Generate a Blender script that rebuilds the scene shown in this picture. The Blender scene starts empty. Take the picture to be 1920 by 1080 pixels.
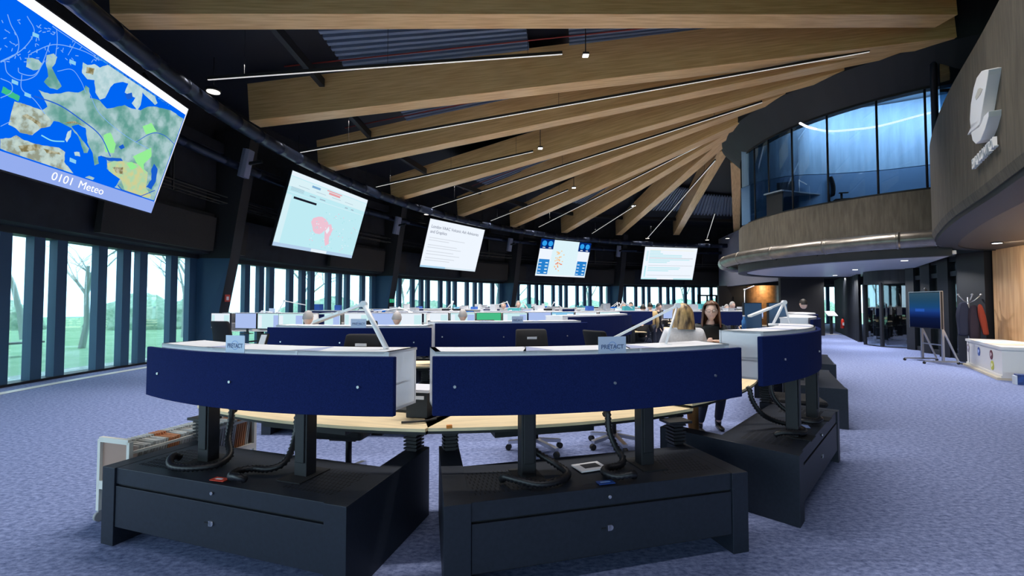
import bpy, bmesh, math, random
from mathutils import Vector, Matrix
random.seed(7)
PI = math.pi
SC = bpy.context.scene
COL = SC.collection
R_ = math.radians

# ------------------------------------------------------------------ camera, world, exposure
EYE = 1.6
PITCH = math.atan(30 / 880)
cam_d = bpy.data.cameras.new('camera')
cam_d.sensor_width = 36
cam_d.lens = 36 * 880 / 1920
cam_d.clip_end = 400
cam = bpy.data.objects.new('camera', cam_d)
COL.objects.link(cam)
cam.location = (0, 0, EYE)
cam.rotation_euler = (PI / 2 + PITCH, 0, 0)
SC.camera = cam
SC.view_settings.view_transform = 'Standard'
SC.view_settings.look = 'None'
SC.view_settings.gamma = 1
SC.view_settings.use_curve_mapping = False
SC.view_settings.exposure = 0.0

world = bpy.data.worlds.new('world')
SC.world = world
world.use_nodes = True
_b = world.node_tree.nodes['Background']
_b.inputs[0].default_value = (0.60, 0.83, 1.0, 1)
_b.inputs[1].default_value = 4.2

ROOM = Vector((18.3, 11.0))      # centre of the round glass wall
CORE = Vector((14.3, 16.4))      # centre of the round core with the upper room
R_GLASS = 28.3

def area(name, loc, size, size_y, power, direction=(0, 0, -1), color=(1, 1, 1), spread=None, xdir=None):
    l = bpy.data.lights.new(name, 'AREA')
    l.shape = 'RECTANGLE'; l.size = size; l.size_y = size_y; l.energy = power; l.color = color
    if spread: l.spread = spread
    o = bpy.data.objects.new(name, l)
    COL.objects.link(o)
    z = -Vector(direction).normalized()
    x = Vector(xdir).normalized() if xdir else Vector((1, 0, 0))
    y = z.cross(x).normalized(); x = y.cross(z).normalized()
    o.matrix_world = Matrix.Translation(loc) @ Matrix((x, y, z)).transposed().to_4x4()
    return o

# ------------------------------------------------------------------ helpers
def ray(x, y):
    a = (x - 960) / 880; b = (540 - y) / 880
    return Vector((a, math.cos(PITCH) - b * math.sin(PITCH), b * math.cos(PITCH) + math.sin(PITCH)))
def at(x, y, d):
    """point of the photo's pixel at depth d (metres along +Y)"""
    r = ray(x, y); return r * (d / r.y) + Vector((0, 0, EYE))
def polar(R, deg, z=0, c=ROOM):
    return Vector((c.x + R * math.cos(R_(deg)), c.y + R * math.sin(R_(deg)), z))

_mats = {}
def mat(name, color=(.5, .5, .5), rough=.6, metal=0, emis=0, noise=0, nscale=20, bump=0, bscale=60, stretch=None, emcol=None, spec=.5, col2=None, detail=4):
    if name in _mats: return _mats[name]
    m = bpy.data.materials.new(name); m.use_nodes = True
    nt = m.node_tree; p = nt.nodes['Principled BSDF']
    p.inputs['Base Color'].default_value = (*color, 1)
    p.inputs['Roughness'].default_value = rough
    p.inputs['Metallic'].default_value = metal
    p.inputs['Specular IOR Level'].default_value = spec
    if emis:
        p.inputs['Emission Color'].default_value = (*(emcol or color), 1)
        p.inputs['Emission Strength'].default_value = emis
    if noise or bump:
        tc = nt.nodes.new('ShaderNodeTexCoord')
        mp = nt.nodes.new('ShaderNodeMapping')
        nt.links.new(tc.outputs['Object'], mp.inputs[0])
        if stretch: mp.inputs['Scale'].default_value = stretch
    if noise:
        n = nt.nodes.new('ShaderNodeTexNoise'); n.inputs['Scale'].default_value = nscale; n.inputs['Detail'].default_value = detail
        if detail >= 6: n.inputs['Roughness'].default_value = .72
        nt.links.new(mp.outputs[0], n.inputs['Vector'])
        cr = nt.nodes.new('ShaderNodeValToRGB')
        c2 = col2 or tuple(min(1, c * (1 + noise)) for c in color)
        c1 = tuple(c * (1 - noise) for c in color) if not col2 else color
        cr.color_ramp.elements[0].position = .36; cr.color_ramp.elements[1].position = .64
        cr.color_ramp.elements[0].color = (*c1, 1); cr.color_ramp.elements[1].color = (*c2, 1)
        nt.links.new(n.outputs['Fac'], cr.inputs[0]); nt.links.new(cr.outputs[0], p.inputs['Base Color'])
        if emis: nt.links.new(cr.outputs[0], p.inputs['Emission Color'])
    if bump:
        n2 = nt.nodes.new('ShaderNodeTexNoise'); n2.inputs['Scale'].default_value = bscale
        nt.links.new(mp.outputs[0], n2.inputs['Vector'])
        bp = nt.nodes.new('ShaderNodeBump'); bp.inputs['Strength'].default_value = bump; bp.inputs['Distance'].default_value = .02
        nt.links.new(n2.outputs['Fac'], bp.inputs['Height']); nt.links.new(bp.outputs[0], p.inputs['Normal'])
    _mats[name] = m
    return m

def screen_mat(name, color, s=1.0, noise=0, nscale=8, col2=None, col3=None):
    """emissive display material: colour given off by the panel"""
    if name in _mats: return _mats[name]
    m = bpy.data.materials.new(name); m.use_nodes = True
    nt = m.node_tree; nt.nodes.clear()
    out = nt.nodes.new('ShaderNodeOutputMaterial'); e = nt.nodes.new('ShaderNodeEmission')
    e.inputs[0].default_value = (*color, 1); e.inputs[1].default_value = s
    nt.links.new(e.outputs[0], out.inputs[0])
    if noise:
        tc = nt.nodes.new('ShaderNodeTexCoord'); n = nt.nodes.new('ShaderNodeTexNoise')
        n.inputs['Scale'].default_value = nscale; n.inputs['Detail'].default_value = 8
        nt.links.new(tc.outputs['Object'], n.inputs['Vector'])
        cr = nt.nodes.new('ShaderNodeValToRGB')
        el = cr.color_ramp.elements
        el[0].position = .4; el[1].position = .6
        el[0].color = (*color, 1); el[1].color = (*(col2 or color), 1)
        if col3:
            k = el.new(.5); k.color = (*col3, 1)
        nt.links.new(n.outputs['Fac'], cr.inputs[0]); nt.links.new(cr.outputs[0], e.inputs[0])
    _mats[name] = m
    return m

def glass_mat(name, tint=(.9, .97, 1), gloss=.06, refl=(1, 1, 1)):
    if name in _mats: return _mats[name]
    m = bpy.data.materials.new(name); m.use_nodes = True
    nt = m.node_tree; nt.nodes.clear()
    out = nt.nodes.new('ShaderNodeOutputMaterial')
    t = nt.nodes.new('ShaderNodeBsdfTransparent'); t.inputs[0].default_value = (*tint, 1)
    g = nt.nodes.new('ShaderNodeBsdfGlossy'); g.inputs['Roughness'].default_value = .02; g.inputs[0].default_value = (*refl, 1)
    f = nt.nodes.new('ShaderNodeLayerWeight'); f.inputs[0].default_value = .35
    ma = nt.nodes.new('ShaderNodeMath'); ma.operation = 'MULTIPLY_ADD'; ma.inputs[1].default_value = .5; ma.inputs[2].default_value = gloss
    mx = nt.nodes.new('ShaderNodeMixShader')
    nt.links.new(f.outputs['Fresnel'], ma.inputs[0]); nt.links.new(ma.outputs[0], mx.inputs[0])
    nt.links.new(t.outputs[0], mx.inputs[1]); nt.links.new(g.outputs[0], mx.inputs[2]); nt.links.new(mx.outputs[0], out.inputs[0])
    _mats[name] = m
    return m

class MB:
    """collects shapes and links them as ONE mesh object"""
    def __init__(s): s.v = []; s.f = []; s.mi = []; s.m = []; s.cur = 0; s.smooth = []; s.sm = False
    def use(s, material):
        if material not in s.m: s.m.append(material)
        s.cur = s.m.index(material); return s
    def face(s, idx):
        s.f.append(tuple(idx)); s.mi.append(s.cur); s.smooth.append(s.sm)
    def add(s, vs, fs):
        b = len(s.v); s.v += [tuple(v) for v in vs]
        for f in fs: s.face([b + i for i in f])
        return s
    def box(s, x0, x1, y0, y1, z0, z1, M=None):
        vs = [Vector(p) for p in ((x0,y0,z0),(x1,y0,z0),(x1,y1,z0),(x0,y1,z0),(x0,y0,z1),(x1,y0,z1),(x1,y1,z1),(x0,y1,z1))]
        if M: vs = [M @ v for v in vs]
        return s.add(vs, [(0,3,2,1),(4,5,6,7),(0,1,5,4),(1,2,6,5),(2,3,7,6),(3,0,4,7)])
    def bar(s, a, b, w, h, up=(0, 0, 1)):
        """box from a to b, width w (sideways), height h (up), centred"""
        a, b = Vector(a), Vector(b); d = (b - a).normalized()
        side = d.cross(Vector(up))
        if side.length < 1e-4: side = Vector((1, 0, 0))
        side.normalize(); u = side.cross(d).normalized()
        vs = []
        for p in (a, b):
            for sx, sz in ((-1, -1), (1, -1), (1, 1), (-1, 1)): vs.append(p + side * (w / 2 * sx) + u * (h / 2 * sz))
        return s.add(vs, [(0,3,2,1),(4,5,6,7),(0,1,5,4),(1,2,6,5),(2,3,7,6),(3,0,4,7)])
    def tube(s, pts, r, n=8, caps=True, radii=None):
        pts = [Vector(p) for p in pts]
        sm, s.sm = s.sm, True
        b = len(s.v); u = None
        for i, p in enumerate(pts):
            d = (pts[min(i + 1, len(pts) - 1)] - pts[max(i - 1, 0)])
            d = d.normalized() if d.length > 1e-9 else Vector((0, 0, 1))
            if u is None:
                u = d.orthogonal().normalized()
            else:
                u = (u - d * u.dot(d)); u = u.normalized() if u.length > 1e-6 else d.orthogonal().normalized()
            w = d.cross(u); rr = radii[i] if radii else r
            for k in range(n):
                a = 2 * PI * k / n
                s.v.append(tuple(p + (u * math.cos(a) + w * math.sin(a)) * rr))
        for i in range(len(pts) - 1):
            for k in range(n):
                s.face((b + i*n + k, b + i*n + (k+1) % n, b + (i+1)*n + (k+1) % n, b + (i+1)*n + k))
        s.sm = sm
        if caps:
            s.face([b + k for k in range(n)][::-1]); s.face([b + (len(pts)-1)*n + k for k in range(n)])
        return s
    def prism(s, poly, z0, z1, M=None):
        n = len(poly)
        vs = [Vector((p[0], p[1], z0)) for p in poly] + [Vector((p[0], p[1], z1)) for p in poly]
        if M: vs = [M @ v for v in vs]
        return s.add(vs, [tuple(range(n))[::-1], tuple(range(n, 2*n))] + [(i, (i+1) % n, n + (i+1) % n, n + i) for i in range(n)])
    def strip(s, rows, closed=False, smooth=True):
        """quad surface through rows of equally many points"""
        n = len(rows[0]); b = len(s.v); sm, s.sm = s.sm, smooth
        for r in rows: s.v += [tuple(p) for p in r]
        for i in range(len(rows) - 1):
            for k in range(n if closed else n - 1):
                s.face((b+i*n+k, b+i*n+(k+1) % n, b+(i+1)*n+(k+1) % n, b+(i+1)*n+k))
        s.sm = sm; return s
    def sweep(s, path, prof, closed=False):
        """closed profile (list of (out, up)) carried along path [(point, outdir)]"""
        rows = []
        for p, o in path:
            rows.append([Vector((p.x + o.x * a, p.y + o.y * a, p.z + z)) for a, z in prof])
        s.strip(rows, closed=True, smooth=False)
        if not closed:
            n = len(prof); b = len(s.v) - n * len(rows)
            s.face([b + k for k in range(n)]); s.face([b + (len(rows)-1)*n + k for k in range(n)][::-1])
        return s
    def ball(s, c, r, seg=12, ring=8, sc=(1, 1, 1)):
        rows = []
        for i in range(ring + 1):
            t = PI * i / ring
            rows.append([Vector((c[0] + r*sc[0]*math.sin(t)*math.cos(2*PI*k/seg), c[1] + r*sc[1]*math.sin(t)*math.sin(2*PI*k/seg), c[2] + r*sc[2]*math.cos(t))) for k in range(seg)])
        return s.strip(rows, closed=True)
    def build(s, name, material=None, parent=None, loc=None, bevel=0, subsurf=0):
        me = bpy.data.meshes.new(name)
        me.from_pydata(s.v, [], s.f); me.validate()
        for m in (s.m or [material]): me.materials.append(m)
        if len(me.polygons) == len(s.f):
            me.polygons.foreach_set('material_index', s.mi)
            me.polygons.foreach_set('use_smooth', s.smooth)
        bm = bmesh.new(); bm.from_mesh(me)
        bmesh.ops.recalc_face_normals(bm, faces=bm.faces); bm.to_mesh(me); bm.free()
        me.update()
        o = bpy.data.objects.new(name, me); COL.objects.link(o)
        if parent: o.parent = parent
        if loc: o.location = loc
        if bevel:
            b = o.modifiers.new('b', 'BEVEL'); b.width = bevel; b.segments = 2; b.limit_method = 'ANGLE'
        if subsurf:
            b = o.modifiers.new('s', 'SUBSURF'); b.levels = subsurf; b.render_levels = subsurf
        return o

def tag(o, label, cat, group=None, kind=None):
    if label: o['label'] = label
    if cat: o['category'] = cat
    if group: o['group'] = group
    if kind: o['kind'] = kind
    return o
def struct(o):
    o['kind'] = 'structure'; return o
def empty(name, loc=(0, 0, 0), rz=0):
    o = bpy.data.objects.new(name, None); COL.objects.link(o); o.location = loc; o.rotation_euler = (0, 0, rz)
    o.empty_display_size = .2
    return o
def kids(o): return [c for c in COL.objects if c.parent == o]
_kidcache = {}
def copy_tree(o, parent=None):
    if o.name not in _kidcache: _kidcache[o.name] = list(o.children)
    c = o.copy(); COL.objects.link(c)
    c.parent = parent
    for ch in list(_kidcache[o.name]): copy_tree(ch, c)
    return c
def text(body, size, material, parent=None, loc=(0, 0, 0), rot=(0, 0, 0), extrude=.001, name='lettering', align='CENTER', M=None, sx=1, bold=0):
    cu = bpy.data.curves.new(name, 'FONT'); cu.body = body; cu.size = size; cu.extrude = extrude
    cu.align_x = align; cu.align_y = 'CENTER'; cu.offset = size * bold; cu.materials.append(material)
    t = bpy.data.objects.new(name, cu); COL.objects.link(t)
    bpy.context.view_layer.update()
    me = bpy.data.meshes.new_from_object(t.evaluated_get(bpy.context.evaluated_depsgraph_get()))
    bpy.data.objects.remove(t); bpy.data.curves.remove(cu); me.name = name
    o = bpy.data.objects.new(name, me); COL.objects.link(o)
    if parent: o.parent = parent
    if M is not None: o.matrix_local = M
    else: o.location = loc; o.rotation_euler = rot
    o.scale.x *= sx
    return o
def smooth_path(pts, n=8):
    """Catmull-Rom through pts"""
    pts = [Vector(p) for p in pts]; out = []
    P = [pts[0] * 2 - pts[1]] + pts + [pts[-1] * 2 - pts[-2]]
    for i in range(1, len(P) - 2):
        for k in range(n):
            t = k / n
            out.append(.5 * ((2*P[i]) + (-P[i-1]+P[i+1])*t + (2*P[i-1]-5*P[i]+4*P[i+1]-P[i+2])*t*t + (-P[i-1]+3*P[i]-3*P[i+1]+P[i+2])*t**3))
    out.append(pts[-1]); return out
def arc_path(c, R, a0, a1, n, z=0):
    return [(polar(R, a0 + (a1 - a0) * i / n, z, c), Vector((math.cos(R_(a0 + (a1 - a0) * i / n)), math.sin(R_(a0 + (a1 - a0) * i / n)), 0))) for i in range(n + 1)]
# ------------------------------------------------------------------ materials
M_carpet = mat('carpet', (.085, .11, .225), .95, noise=1, nscale=20, col2=(.27, .32, .54), spec=.1, stretch=(1, 1.7, 1), detail=12)
M_black = mat('black_metal', (.007, .008, .012), .55)
M_darkwall = mat('dark_wall_panel', (.012, .013, .019), .7, noise=.3, nscale=3)
M_brownpanel = mat('dark_acoustic_panel', (.028, .024, .022), .85, noise=.25, nscale=80)
M_column = mat('dark_column_steel', (.016, .015, .018), .6)
M_fin = mat('blue_fin_and_lit_column', (.03, .085, .16), .5)
M_finside = M_fin
M_glass = glass_mat('window_glass', (.88, .97, .97), .03)
M_wood = mat('glulam_spruce', (.66, .37, .15), .32, noise=1, nscale=3.2, col2=(.84, .54, .25), stretch=(.35, 5, 9), detail=5)
M_deck = mat('dark_roof_deck', (.012, .014, .022), .6)
M_deck2 = mat('corrugated_roof_sheet', (.13, .17, .25), .5)
M_conc = mat('board_marked_concrete', (.085, .072, .056), .75, noise=.22, nscale=5, stretch=(2.4, 2.4, .35), bump=.3, bscale=14)
M_conc2 = mat('core_concrete', (.12, .10, .078), .75, noise=.2, nscale=6, stretch=(2.4, 2.4, .35), bump=.25, bscale=14)
M_duct = mat('dark_blue_duct', (.02, .028, .055), .35, metal=.6)
M_galv = mat('galvanised_duct', (.22, .2, .18), .32, metal=.85, noise=.15, nscale=4)
M_lamp = mat('lamp_glow', (1, 1, 1), .5, emis=4)
M_strip = mat('floor_strip', (.62, .62, .6), .5)
M_white = mat('white_laminate', (.82, .83, .9), .4)
M_greyband = mat('grey_lavender_render', (.22, .21, .27), .8, noise=.1, nscale=20)
M_oak = mat('oak_panelling', (.36, .20, .095), .5, noise=1, nscale=2.5, col2=(.50, .31, .16), stretch=(5, 5, .35))
M_bluewall = mat('pale_blue_wall', (.24, .38, .54), .6, noise=.12, nscale=3, stretch=(2.4, 2.4, .25))

# ------------------------------------------------------------------ ground, floor
fl = MB().use(M_carpet)
fl.prism([polar(28.15, a)[:2] for a in range(0, 360, 4)], -.12, 0)
struct(fl.build('floor'))
tr = MB()
tr.sweep(arc_path(ROOM, 27.45, 100, 262, 80, 0), [(0, 0.001), (.2, 0.001), (.2, .006), (0, .006)])
struct(tr.build('trim_1', M_strip))

M_lawn = mat('lawn', (.22, .36, .20), .95, noise=1, nscale=.9, col2=(.34, .48, .30), detail=8, spec=.1)
g = MB(); g.prism([(polar(95, a).x, polar(95, a).y) for a in range(0, 360, 10)], -.5, -.14)
struct(g.build('lawn', M_lawn))
ap = MB(); ap.sweep(arc_path(ROOM, 28.45, 60, 262, 80, 0), [(0, -.13), (1.5, -.13), (1.5, -.08), (0, -.08)])
struct(ap.build('path', mat('pale_gravel_path', (.42, .45, .42), .9, noise=.25, nscale=6)))

# ------------------------------------------------------------------ ring wall: windows bay by bay
COLS = [192.6, 172.5, 152.7, 131.6, 111.2, 91.0]
PER = 4.55
OPEN = [(0.0, .9), (1.4, 3.0), (3.5, 4.05)]
def window_bay(n, a0, a1, phase=.55):
    """a0 < a1 degrees; glass, sill, head and one fin between every two panes"""
    fr = MB()
    k = max(3, int((a1 - a0) * 1.2))
    fr.sweep(arc_path(ROOM, 28.1, a0, a1, k, 0), [(0, 0), (.35, 0), (.35, .05), (0, .05)])
    fr.sweep(arc_path(ROOM, 28.05, a0, a1, k, 0), [(0, 2.98), (.4, 2.98), (.4, 3.12), (0, 3.12)])
    w = struct(fr.build('window_%d' % n, M_black))
    gl = MB(); gl.sweep(arc_path(ROOM, 28.3, a0, a1, k, 0), [(0, .05), (.012, .05), (.012, 2.98), (0, 2.98)])
    gl.build('glass', M_glass, w)
    ed = []
    p = a0 + phase
    while p < a1:
        for s, e in OPEN: ed.append((p + s, p + e))
        p += PER
    edges = [a0] + [x for s, e in ed for x in (s, e)] + [a1]
    for s, e in zip(edges[0::2], edges[1::2]):
        s = max(s, a0); e = min(e, a1)
        if e - s < .12: continue
        b = MB()
        w1 = (e - s) / 2; c = (s + e) / 2
        pts = [polar(28.29, s), polar(28.29, e), polar(28.12, c + w1 * .98), polar(28.12, c - w1 * .98)]
        b.prism([(q.x, q.y) for q in pts], .05, 2.98)
        b.build('fin', M_fin, w)
    return w
for i in range(5):
    window_bay(i + 1, COLS[i + 1] + .75, COLS[i] - 1.0)
window_bay(6, 71.0, COLS[5] - .9)
# double garden door in the fifth bay
dr = MB()
a0, a1 = 92.9, 96.1
for a in (a0, (a0 + a1) / 2, a1):
    p = polar(27.85, a); dr.box(p.x - .06, p.x + .06, p.y - .05, p.y + .05, 0, 2.35)
for z in (.05, 2.3):
    dr.bar(polar(27.85, a0, z), polar(27.85, a1, z), .1, .12)
dd = struct(dr.build('door_1', M_black))
hb = MB(); q = polar(27.75, 94.4, 1.05); hb.bar(q, q + Vector((.12, 0, 0)), .02, .03); hb.build('door_handle', mat('steel', (.5, .5, .52), .3, metal=1), dd)

# upper wall: leaning dark band above the windows
up = MB().use(M_darkwall)
for a0, a1 in ((60, 262),):
    pa = arc_path(ROOM, 0, a0, a1, 100, 0)
    up.strip([[polar(28.1, a0 + (a1-a0)*i/100, 3.1), polar(27.75, a0 + (a1-a0)*i/100, 3.15), polar(27.6, a0 + (a1-a0)*i/100, 4.35), polar(27.9, a0 + (a1-a0)*i/100, 4.4), polar(27.5, a0 + (a1-a0)*i/100, 8.6)] for i in range(101)], smooth=False)
struct(up.build('wall_ring'))
# low wall behind the camera side so the room is closed
bw = MB(); bw.sweep(arc_path(ROOM, 28.2, 262, 420, 60, 0), [(0, 0), (.3, 0), (.3, 9), (0, 9)])
struct(bw.build('wall_back', mat('back_wall_grey', (.18, .18, .2), .8)))
# lighter acoustic panels either side of every screen
npan = 0
SCR = [185.9, 165.9, 145.65, 124.4, 103.6, 84.0]
for i, a in enumerate(SCR):
    for sgn in (-1, 1):
        if i >= 5 and sgn < 0: continue
        s, e = (a + 4.7, COLS[i] - 1.0) if sgn > 0 else (COLS[i + 1] + 1.0, a - 4.7)
        pb = MB(); pb.sweep(arc_path(ROOM, 27.42, s, e, 6, 0), [(0.07, 3.2), (.22, 3.2), (.1, 4.2), (-.03, 4.2)])
        o = pb.build('acoustic_panel', M_brownpanel)
        npan += 1
        tag(o, 'dark brown acoustic wall panel above the window band', 'wall panel', 'acoustic panels beside the hanging screens')
# cable trays between the columns
M_tray = mat('cable_tray_steel', (.10, .095, .09), .45, metal=.7)
for i in range(5):
    a0, a1 = COLS[i + 1] + 1, COLS[i] - 1
    t = MB()
    for z in (4.62, 4.80):
        t.sweep(arc_path(ROOM, 27.05, a0, a1, 20, z), [(0, 0), (.03, 0), (.03, .025), (0, .025)])
        t.sweep(arc_path(ROOM, 27.3, a0, a1, 20, z), [(0, 0), (.03, 0), (.03, .025), (0, .025)])
    k = int((a1 - a0) / .9)
    for j in range(k + 1):
        a = a0 + (a1 - a0) * j / k
        t.bar(polar(27.05, a, 4.63), polar(27.35, a, 4.63), .02, .015)
    for a in (a0 + 4, a1 - 4):
        t.bar(polar(27.2, a, 4.6), polar(27.2, a, 5.9), .04, .04, up=(1, 0, 0))
    tag(t.build('cable_tray', M_tray), ('dark steel cable tray behind the big weather map screen', 'dark steel cable tray behind the pale screen with the pink map', 'dark steel cable tray behind the white text screen', 'dark steel cable tray behind the screen with four blue dials', 'dark steel cable tray behind the screen with pale blue bars')[i], 'cable tray', 'cable trays along the ring wall')
# shadowy frames in the upper band
for i in range(5):
    a0, a1 = COLS[i + 1] + 1, COLS[i] - 1
    for (s, e, lab) in ((a0, a0 + 3.6, 'left'), (a1 - 3.6, a1, 'right')):
        b = MB(); b.sweep(arc_path(ROOM, 27.35, s, e, 6, 0), [(0.1, 5.0), (.2, 5.0), (.2, 6.1), (0.1, 6.1)])
        b.sweep(arc_path(ROOM, 27.2, s, e, 6, 0), [(0, 6.15), (.2, 6.15), (.2, 6.45), (0, 6.45)])
        o = b.build('service_panel', M_darkwall)
        tag(o, 'black service panel high on the ring wall behind a screen', 'wall panel', 'black service panels high on the ring wall')

# columns: dark wedges leaning into the hall
clabs = ['dark leaning column beyond the left edge of the picture', 'dark leaning column carrying the red fire extinguisher', 'dark leaning column between the pink map screen and the white text screen',
         'dark leaning column between the white text screen and the screen with dials', 'dark leaning column between the dial screen and the blue bar screen', 'dark leaning column beside the concrete core at the far end']
for i, a in enumerate(COLS):
    if i == 0: pass
    b = MB()
    hw = .95
    low_o, low_i, mid_i, top_i = 28.25, 27.75, 27.15, 26.5
    rows = []
    for z, ri in ((0, low_i), (3.0, mid_i), (6.9, top_i)):
        ro = low_o if z <= 3.1 else 27.6
        w = .2
        # tangential half widths in metres
        ca = Vector((math.cos(R_(a)), math.sin(R_(a)), 0)); ta = Vector((-ca.y, ca.x, 0)); c0 = Vector((ROOM.x, ROOM.y, z))
        rows.append([c0 + ca * ro - ta * .38, c0 + ca * ro + ta * .38, c0 + ca * ri + ta * w, c0 + ca * ri - ta * w])
    b.use(M_column); b.strip(rows, closed=True, smooth=False); b.face([3, 2, 1, 0]); b.face([8, 9, 10, 11])
    b.use(M_fin)  # lower side faces coloured blue, standing in for daylight falling on them
    for k in (1, 3): b.mi[k] = 1
    c = b.build('column', M_column)
    tag(c, clabs[i], 'column', 'leaning columns of the ring wall')

# ------------------------------------------------------------------ roof deck and timber beams
BEAMS = [((-7.17, 8.41, 6.75), (9.4, 10.42, 8.0)), ((-7.22, 13.02, 6.645), (10.27, 11.41, 8.0)), ((-6.71, 16.48, 6.30), (9.56, 11.96, 8.0)),
         ((-5.28, 20.97, 6.25), (8.91, 13.14, 8.0)), ((-2.80, 25.5, 6.40), (8.2, 14.7, 8.0)), ((.07, 28.97, 6.37), (8.29, 16.37, 8.0)),
         ((3.57, 31.94, 6.45), (8.32, 17.18, 8.0)), ((7.85, 34.37, 6.66), (8.45, 18.7, 8.0)), ((12.64, 35.97, 6.9), (9.03, 20.06, 8.0)),
         ((17.6, 36.6, 6.9), (10.4, 21.6, 8.0)), ((22.5, 36.2, 6.9), (12.2, 22.4, 8.0))]
# one or two more towards the camera, outside the frame but over the hall
BEAMS.insert(0, ((-6.2, 3.4, 6.75), (11.2, 9.4, 8.0)))
blab = ['spruce roof beam passing just over the top edge of the picture', 'spruce roof beam running flat along the top of the picture', 'widest sloping spruce roof beam, below the corrugated roof sheets',
        'spruce roof beam ending above the pale screen with the pink map', 'spruce roof beam ending just left of the white text screen', 'spruce roof beam ending over the white text screen',
        'spruce roof beam ending over the gap before the dial screen', 'spruce roof beam ending over the screen with four dials', 'spruce roof beam ending over the gap after the dial screen',
        'steep bright spruce roof beam ending over the screen of blue bars', 'short spruce beam hanging in view against the dark core edge', 'spruce roof beam hidden behind the round core']
for i, (a, b) in enumerate(BEAMS):
    a, b = Vector(a), Vector(b); d = (b - a); L = d.length; d.normalize()
    m = MB()
    H = 1.05; W = .44 if i > 2 else .5
    m.box(0, L + .5, -W / 2, W / 2, 0, H)
    o = m.build('roof_beam', M_wood, bevel=.008)
    x = d; y = Vector((0, 0, 1)).cross(x).normalized(); z = x.cross(y)
    o.matrix_world = Matrix.Translation(a) @ Matrix((x, y, z)).transposed().to_4x4()
    tag(o, blab[i], 'roof beam', 'spruce beams fanning from the core')

rf = MB()
rows = []
for k in range(0, 73):
    a = k * 5
    pi_ = polar(5.0, a, 9.35, CORE); po = polar(29.0, a, 7.75)
    rows.append([pi_, pi_.lerp(po, .5), po, po + Vector((0, 0, .4)), pi_ + Vector((0, 0, .4))])
rf.strip(rows, closed=True, smooth=False)
struct(rf.build('ceiling', M_deck))

# corrugated sheets under the deck between neighbouring beams
shn = 0
def sheet(i, t0, t1, s0=.06, s1=.94, n=15):
    global shn
    A, B = BEAMS[i], BEAMS[i + 1]
    a0, b0, a1, b1 = map(Vector, (A[0], A[1], B[0], B[1]))
    up_ = Vector((0, 0, .98))
    m = MB(); rows = []
    for j in range(n * 4 + 1):
        s = s0 + (s1 - s0) * (j // 2 + (j % 2) * .96) / (n * 2)
        off = .11 if (j // 2) % 2 else 0
        row = []
        for t in (t0, (t0 + t1) / 2, t1):
            p = (a0.lerp(b0, t)).lerp(a1.lerp(b1, t), s) + up_ + Vector((0, 0, off))
            row.append(p)
        rows.append(row)
    m.strip(rows, smooth=False)
    # give it a thickness
    top = [[p + Vector((0, 0, .02)) for p in r] for r in rows]
    m.strip(top, smooth=False)
    shn += 1
    o = m.build('roof_sheet', M_deck2)
    return o
for i, t0, t1, lab in ((1, .16, .44, 'ribbed metal roof sheet above the linear lamp, nearer the ducts'), (1, .50, .90, 'ribbed metal roof sheet running up to the core, under the top beam'),
                  (2, .2, .5, 'ribbed metal roof sheet between the widest beam and the next'), (0, .15, .45, 'ribbed metal roof sheet over the top beam'),
                  (4, .15, .42, 'ribbed metal roof sheet over the white text screen'), (6, .2, .5, 'ribbed metal roof sheet over the screen with dials'),
                  (8, .2, .5, 'ribbed metal roof sheet before the steepest beam'), (9, .15, .45, 'ribbed metal roof sheet beside the core')):
    tag(sheet(i, t0, t1), lab, 'roof sheet', 'ribbed roof sheets between the beams')
# dark purlins hung between beams
for i in range(1, 10):
    A, B = BEAMS[i], BEAMS[i + 1]
    for t in (.12,):
        p = Vector(A[0]).lerp(Vector(A[1]), t) + Vector((0, 0, .75)); q = Vector(B[0]).lerp(Vector(B[1]), t) + Vector((0, 0, .75))
        dq = (q - p).normalized(); p = p + dq * .35; q = q - dq * .35
        tag(MB().bar(p, q, .14, .22).build('purlin', M_black), 'black steel cross member between two roof beams near the wall', 'purlin', 'black purlins between the beams')
# red sprinkler pipes
M_redpipe = mat('red_pipe', (.25, .02, .015), .4)
for i in (1, 2, 4):
    A, B = BEAMS[i], BEAMS[i + 1]
    f = lambda t, s: (Vector(A[0]).lerp(Vector(A[1]), t)).lerp(Vector(B[0]).lerp(Vector(B[1]), t), s) + Vector((0, 0, .9))
    tag(MB().tube([f(.08, .75), f(.9, .62)], .018, 6).build('sprinkler_pipe', M_redpipe), {1: 'thin red sprinkler pipe under the roof, above the widest beam', 2: 'thin red sprinkler pipe just past the widest beam', 4: 'thin red sprinkler pipe over the white text screen'}[i], 'pipe', 'red sprinkler pipes')

# ring ducts
def ring_duct(name, R, z, r, a0, a1, c, m, lab, seam=2.2):
    pts, rad = [], []
    n = int((a1 - a0) / .55)
    nxt = a0 + seam
    for i in range(n + 1):
        a = a0 + (a1 - a0) * i / n
        if a >= nxt:
            for da, rr in ((-.06, r), (-.05, r * 1.06), (.05, r * 1.06), (.06, r)):
                pts.append(polar(R, a + da * 28 / R, z, c)); rad.append(rr)
            nxt += seam
        else:
            pts.append(polar(R, a, z, c)); rad.append(r)
    o = MB().tube(pts, r, 16, radii=rad).build(name, m)
    return tag(o, lab, 'duct')
ring_duct('ventilation_duct', 25.1, 6.08, .17, 84, 205, ROOM, M_duct, 'long dark blue round duct curving along the tops of the screens')
ring_duct('ventilation_duct', 26.6, 5.7, .12, 86, 205, ROOM, M_duct, 'thinner dark duct behind the screens close to the ring wall', 3.3)

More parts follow.
